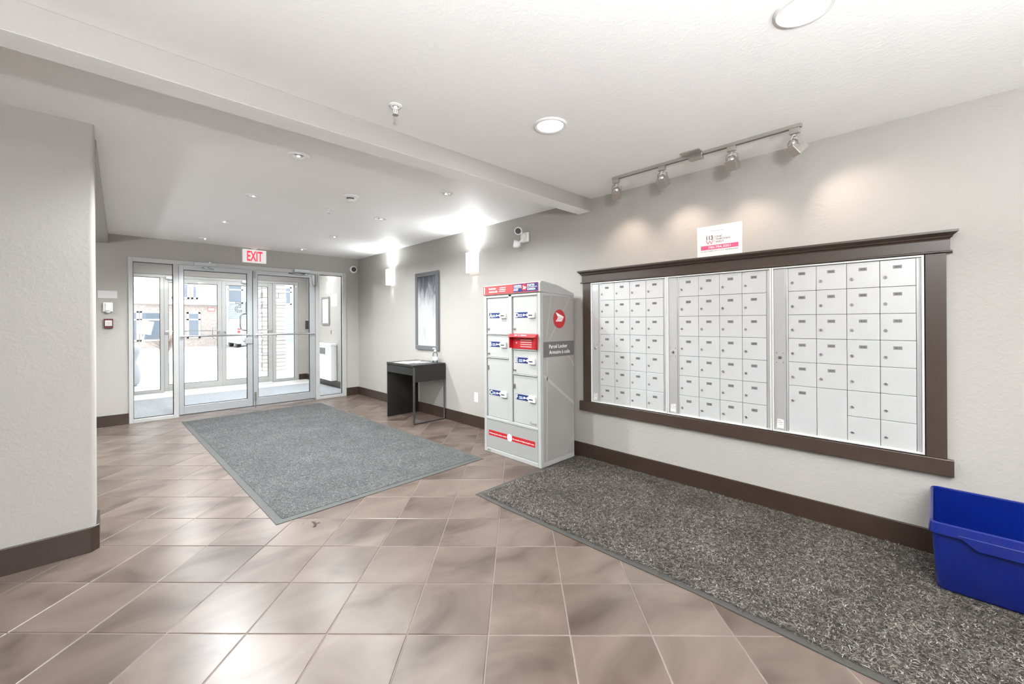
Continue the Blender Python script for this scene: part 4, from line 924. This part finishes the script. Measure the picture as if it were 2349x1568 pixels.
for k, x in enumerate((.95, 2.2)): big_can(x, 8.7, 'added unseen recessed downlight in the vestibule, ' + ('on the blank wall side', 'on the heater side')[k], P_VEST)  # pair of out-of-view downlights added to brighten the vestibule
def small_can(x, y, lb, pw=P_ENTRY, cone=2.75):
    c = thing('gimbal_downlight', (x, y, ZC), lb, 'ceiling light', 'small gimbal downlights over the entry mat')
    MB().lathe((x, y, ZC), [(.067, 0), (.067, -.003), (.061, -.008), (.050, -.006), (.047, -.001)], 32, cap0=False, cap1=False).build('trim_ring', m_white, c, smooth=.6)
    g = MB().lathe((x, y, ZC-.001), [(.047, 0), (.044, -.005), (.036, -.004), (.034, -.001)], 28, cap1=False).build('gimbal', m_whitem, c, smooth=.6)
    MB().lathe((x, y, ZC-.0015), [(.034, 0), (.030, -.002), (.012, -.004)], 24).build('reflector', mat('mr_reflector', (.55, .56, .56), .2, .8), c, smooth=.8)
    MB().lathe((x, y, ZC-.005), [(.011, 0), (.009, -.004), (.003, -.006)], 14).build('bulb', m_bulb, c, smooth=.9)
    lamp('gimbal_lamp', 'SPOT', (x, y, ZC-.014), pw, NEUT, .022, (x, y, 0), cone, .45)
place = ['in line with the parcel locker', 'in line with the smoke detector', 'third from the drop beam', 'closest to the glass doors']
for x, row in ((.935, 'in the hallway side row'), (2.155, 'in the desk side row')):
    for k, y in enumerate((3.045, 4.281, 5.585, 6.88)):
        small_can(x, y, 'gimbal downlight %s, %s' % (('nearest the drop beam', 'second from the drop beam', 'third from the drop beam', 'closest to the glass doors')[k], row), P_ENTRY*(.4 if k == 3 else 1)*(.58 if x > 2 else 1.25), 1.7 if k == 3 else 2.75)
def sprinkler(x, y, lb):
    c = thing('sprinkler_head', (x, y, ZC), lb, 'sprinkler', 'ceiling sprinklers')
    MB().lathe((x, y, ZC), [(.034, 0), (.034, -.003), (.022, -.008), (.020, -.003)], 28).build('escutcheon', m_white, c, smooth=.6)
    mb = MB().lathe((x, y, ZC-.004), [(.011, 0), (.010, -.016)], 14)
    for s_ in (-1, 1): mb.tube([(x+s_*.009, y, ZC-.018), (x+s_*.011, y, ZC-.032), (x+s_*.003, y, ZC-.048)], .0022, 6)
    mb.tube([(x, y, ZC-.018), (x, y, ZC-.046)], .003, 6); mb.build('frame', m_white, c, smooth=.7)
    MB().lathe((x, y, ZC-.048), [(.014, 0), (.016, -.0025)], 16).build('deflector', m_steel, c)
sprinkler(1.091, 1.995, 'pendent sprinkler on the lobby side of the drop beam'); sprinkler(1.588, 4.251, 'pendent sprinkler over the entry mat beside the smoke detector')
sd_ = thing('smoke_detector', (1.580, 3.705, ZC), 'white round smoke detector on the entry ceiling', 'smoke detector')
MB().lathe((1.580, 3.705, ZC), [(.066, 0), (.066, -.008), (.052, -.020)], 32).build('base', m_whitem, sd_, smooth=.5)
MB().lathe((1.580, 3.705, ZC-.018), [(.048, 0), (.042, -.016), (.030, -.022), (.028, -.034), (.018, -.038)], 28).build('chamber', m_whitem, sd_, smooth=.5)
for a in (3.6, 4.1, 4.6): MB().obox((1.580+.0445*math.cos(a), 3.705+.0445*math.sin(a), ZC-.028), (.004*math.cos(a), .004*math.sin(a), 0), (-.011*math.sin(a), .011*math.cos(a), 0), (0, 0, .004)).build('vent', m_black, sd_)
# track light
tk = thing('track_light', (2.895, 1.17, ZC), 'brushed nickel ceiling track with four square spotlights above the mailboxes', 'track light')
xt = 2.895
MB().box(xt-.017, .545, ZC-.020, xt+.017, 1.805, ZC).build('track_rail', m_steel, tk, bevel=.002)
MB().box(xt-.004, .55, ZC-.0206, xt+.004, 1.80, ZC-.0195).build('conductor_slot', m_black, tk)
mb = MB().prism([(-.055, -.065), (.055, -.065), (.055, .065), (-.055, .065)], (xt-.03, 1.16, ZC-.008), (1,0,0), (0,1,0), (0,0,.008)); mb.build('canopy_plate', m_steel, tk, bevel=.003)
MB().box(xt-.022, 1.105, ZC-.042, xt+.022, 1.195, ZC-.004).build('feed_box', m_steel, tk, bevel=.003)
heads = [(1.775, Vector((.54, .16, -.84)), .2), (1.395, Vector((.56, -.10, -.82)), -.35), (.925, Vector((.48, -.05, -.88)), 0.), (.580, Vector((.50, -.50, -.72)), -.8)]
for (y, dr_, sw) in heads:
    dr_ = dr_.normalized(); hd = MB().box(xt-.014, y-.026, ZC-.052, xt+.014, y+.026, ZC-.019).build('spot_head', m_steel, tk, bevel=.003)
    piv = Vector((xt+.004, y, ZC-.120)); side = dr_.cross(Vector((0, 0, 1))).normalized(); upv = side.cross(dr_).normalized()
    top = Vector((xt, y, ZC-.056)); k_ = .036
    mb = MB().tube([top, top - Vector((0, 0, .010))], .008, 8)
    a, b = piv + side*k_, piv - side*k_
    arc = [a, a + Vector((0, 0, .048)), top + side*.020 - Vector((0, 0, .006)), top - side*.020 - Vector((0, 0, .006)), b + Vector((0, 0, .048)), b]
    for i in range(len(arc)-1):
        d_ = arc[i+1] - arc[i]; t_ = d_.normalized(); n_ = t_.cross(Vector((dr_.x, dr_.y, 0)).normalized()); n_ = n_.normalized() if n_.length > .1 else side
        w_ = t_.cross(n_).normalized(); mb.obox((arc[i]+arc[i+1])/2, n_*.0012, w_*.007, d_/2*1.02)
    mb.build('yoke', m_steel, hd)
    c_ = piv + dr_*.016
    mb = MB().obox(c_, side*.033, upv*.033, dr_*.034); mb.obox(c_ - dr_*.004, side*.0334, upv*.0334, dr_*.0012, 1); mb.build('lamp_cube', [m_steel, m_dsteel], hd, bevel=.003)
    MB().lathe(c_ - dr_*.034, [(.029, 0), (.027, .010), (.018, .020), (.006, .024)], 20, -dr_).build('rear_dome', m_steel, hd, smooth=.9)
    MB().lathe(c_ + dr_*.034, [(.026, 0), (.026, .001)], 20, dr_).build('lens', m_bulb, hd)
    p0 = c_ - dr_*.055; MB().tube([top, top + side*.012 - Vector((0, 0, .014)) - Vector((.018, 0, 0)), (p0 + top)/2 + side*.016 - Vector((.026, 0, 0)), p0], .003, 6).build('lead', m_whitem, hd, smooth=.9)
    lamp('track_lamp', 'SPOT', c_ + dr_*.045, P_TRACK, (1, .80, .64), .02, c_ + dr_*2, 1.6, 1.0)

# ================================================================== recycling bin, leaf
m_blue = mat('glossy_blue_plastic', (.002, .010, .125), .20, coat=.3)
bn = thing('recycling_bin', (3.0, -.28, .0168), 'deep blue open plastic recycling bin standing on the mailbox mat', 'bin')
def ring(x0, x1, y0, y1, z, r_, n_=6, zf=None):
    pts = []
    for (cx, cy, a0) in ((x1-r_, y1-r_, 0), (x0+r_, y1-r_, PI/2), (x0+r_, y0+r_, PI), (x1-r_, y0+r_, 1.5*PI)):
        for k in range(n_+1):
            a = a0 + PI/2*k/n_; px, py = cx + r_*math.cos(a), cy + r_*math.sin(a)
            t = min(1, max(0, (px - x0)/(x1 - x0))); zz = z if zf is None else zf(px, py, t, z)
            pts.append((px, py, zz))
    return pts
def rimz(px, py, t, z): return z + (.045*(3*t*t - 2*t*t*t))     # lower lip on the room side
BY0, BY1 = -.62, .030
rings = [ring(2.830, 3.180, BY0+.05, .005, .0168, .03), ring(2.822, 3.185, BY0+.045, .008, .03, .03), ring(2.775, 3.196, BY0+.012, .022, .275, .03, zf=lambda a, b, t, z: rimz(a, b, t, z)),
         ring(2.772, 3.197, BY0+.010, .023, .322, .03, zf=rimz), ring(2.757, 3.208, BY0, .033, .324, .035, zf=rimz), ring(2.754, 3.211, BY0-.002, .035, .300, .035, zf=rimz), ring(2.752, 3.212, BY0-.003, .036, .298, .035, zf=rimz)]
outer_r = rings[:3] 
n_ = len(rings[0]); v = []; f = []
seq = [rings[0], rings[1], rings[2], ring(2.7755, 3.1955, BY0+.0125, .0215, .300, .03, zf=rimz), rings[5], rings[4], ring(2.760, 3.205, BY0+.004, .030, .345, .033, zf=rimz), ring(2.766, 3.200, BY0+.008, .026, .350, .032, zf=rimz), ring(2.780, 3.192, BY0+.016, .018, .345, .028, zf=rimz), ring(2.785, 3.190, BY0+.020, .015, .27, .028, zf=rimz), ring(2.836, 3.174, BY0+.056, -.002, .024, .027)]
for rg in seq: v += rg
for i in range(len(seq)-1):
    for k in range(n_): f.append((i*n_+k, i*n_+(k+1) % n_, (i+1)*n_+(k+1) % n_, (i+1)*n_+k))
f.append(tuple(reversed(range(n_)))); f.append(tuple(range((len(seq)-1)*n_, len(seq)*n_)))
MB().add(v, f).build('tub', m_blue, bn, smooth=.7)
# handle flap under the room-side lip and moulded ribs
mb = MB().prism([(-.06, .312), (-.12, .262), (-.44, .262), (-.50, .312)], (2.7535, 0, 0), (0, 1, 0), (0, 0, 1), (.004, 0, 0)); mb.build('handle_flap', m_blue, bn, bevel=.0015)
mb = MB()
for yy in (-.045,):
    mb.tube([(2.7885, yy, .255), (2.8235, yy, .05)], .004, 8)
mb.tube([(2.790, -.012, .26), (2.8255, -.012, .05)], .003, 8); mb.build('rib', m_blue, bn, smooth=.9)
lf = MB(); pts = []
for k in range(14):
    t = k/13; a = -1.9 + 2.9*t; pts.append(Vector((.925 + .022*math.cos(a), 2.812 + .045*math.sin(a), .0012 + .003*math.sin(PI*t))))
for k in range(13):
    w0 = .008*math.sin(PI*(k+.2)/13.5); w1 = .008*math.sin(PI*(k+1.2)/13.5); c_ = Vector((.925, 2.812, 0)); d0 = (pts[k]-c_).normalized(); d1_ = (pts[k+1]-c_).normalized()
    lf.add([pts[k]-d0*w0, pts[k]+d0*w0, pts[k+1]+d1_*w1, pts[k+1]-d1_*w1], [(0, 1, 2, 3)])
lf.add([(.945, 2.80, .001), (.975, 2.79, .002), (.97, 2.802, .003)], [(0, 1, 2)]); lf.add([(.885, 2.855, .001), (.897, 2.852, .001), (.893, 2.862, .002)], [(0, 1, 2)])
tag(lf.build('dry_leaf', mat('dry_leaf_brown', (.03, .014, .008), .8)), 'curled brown dry leaf on the tiles near the entry mat corner', 'leaf')
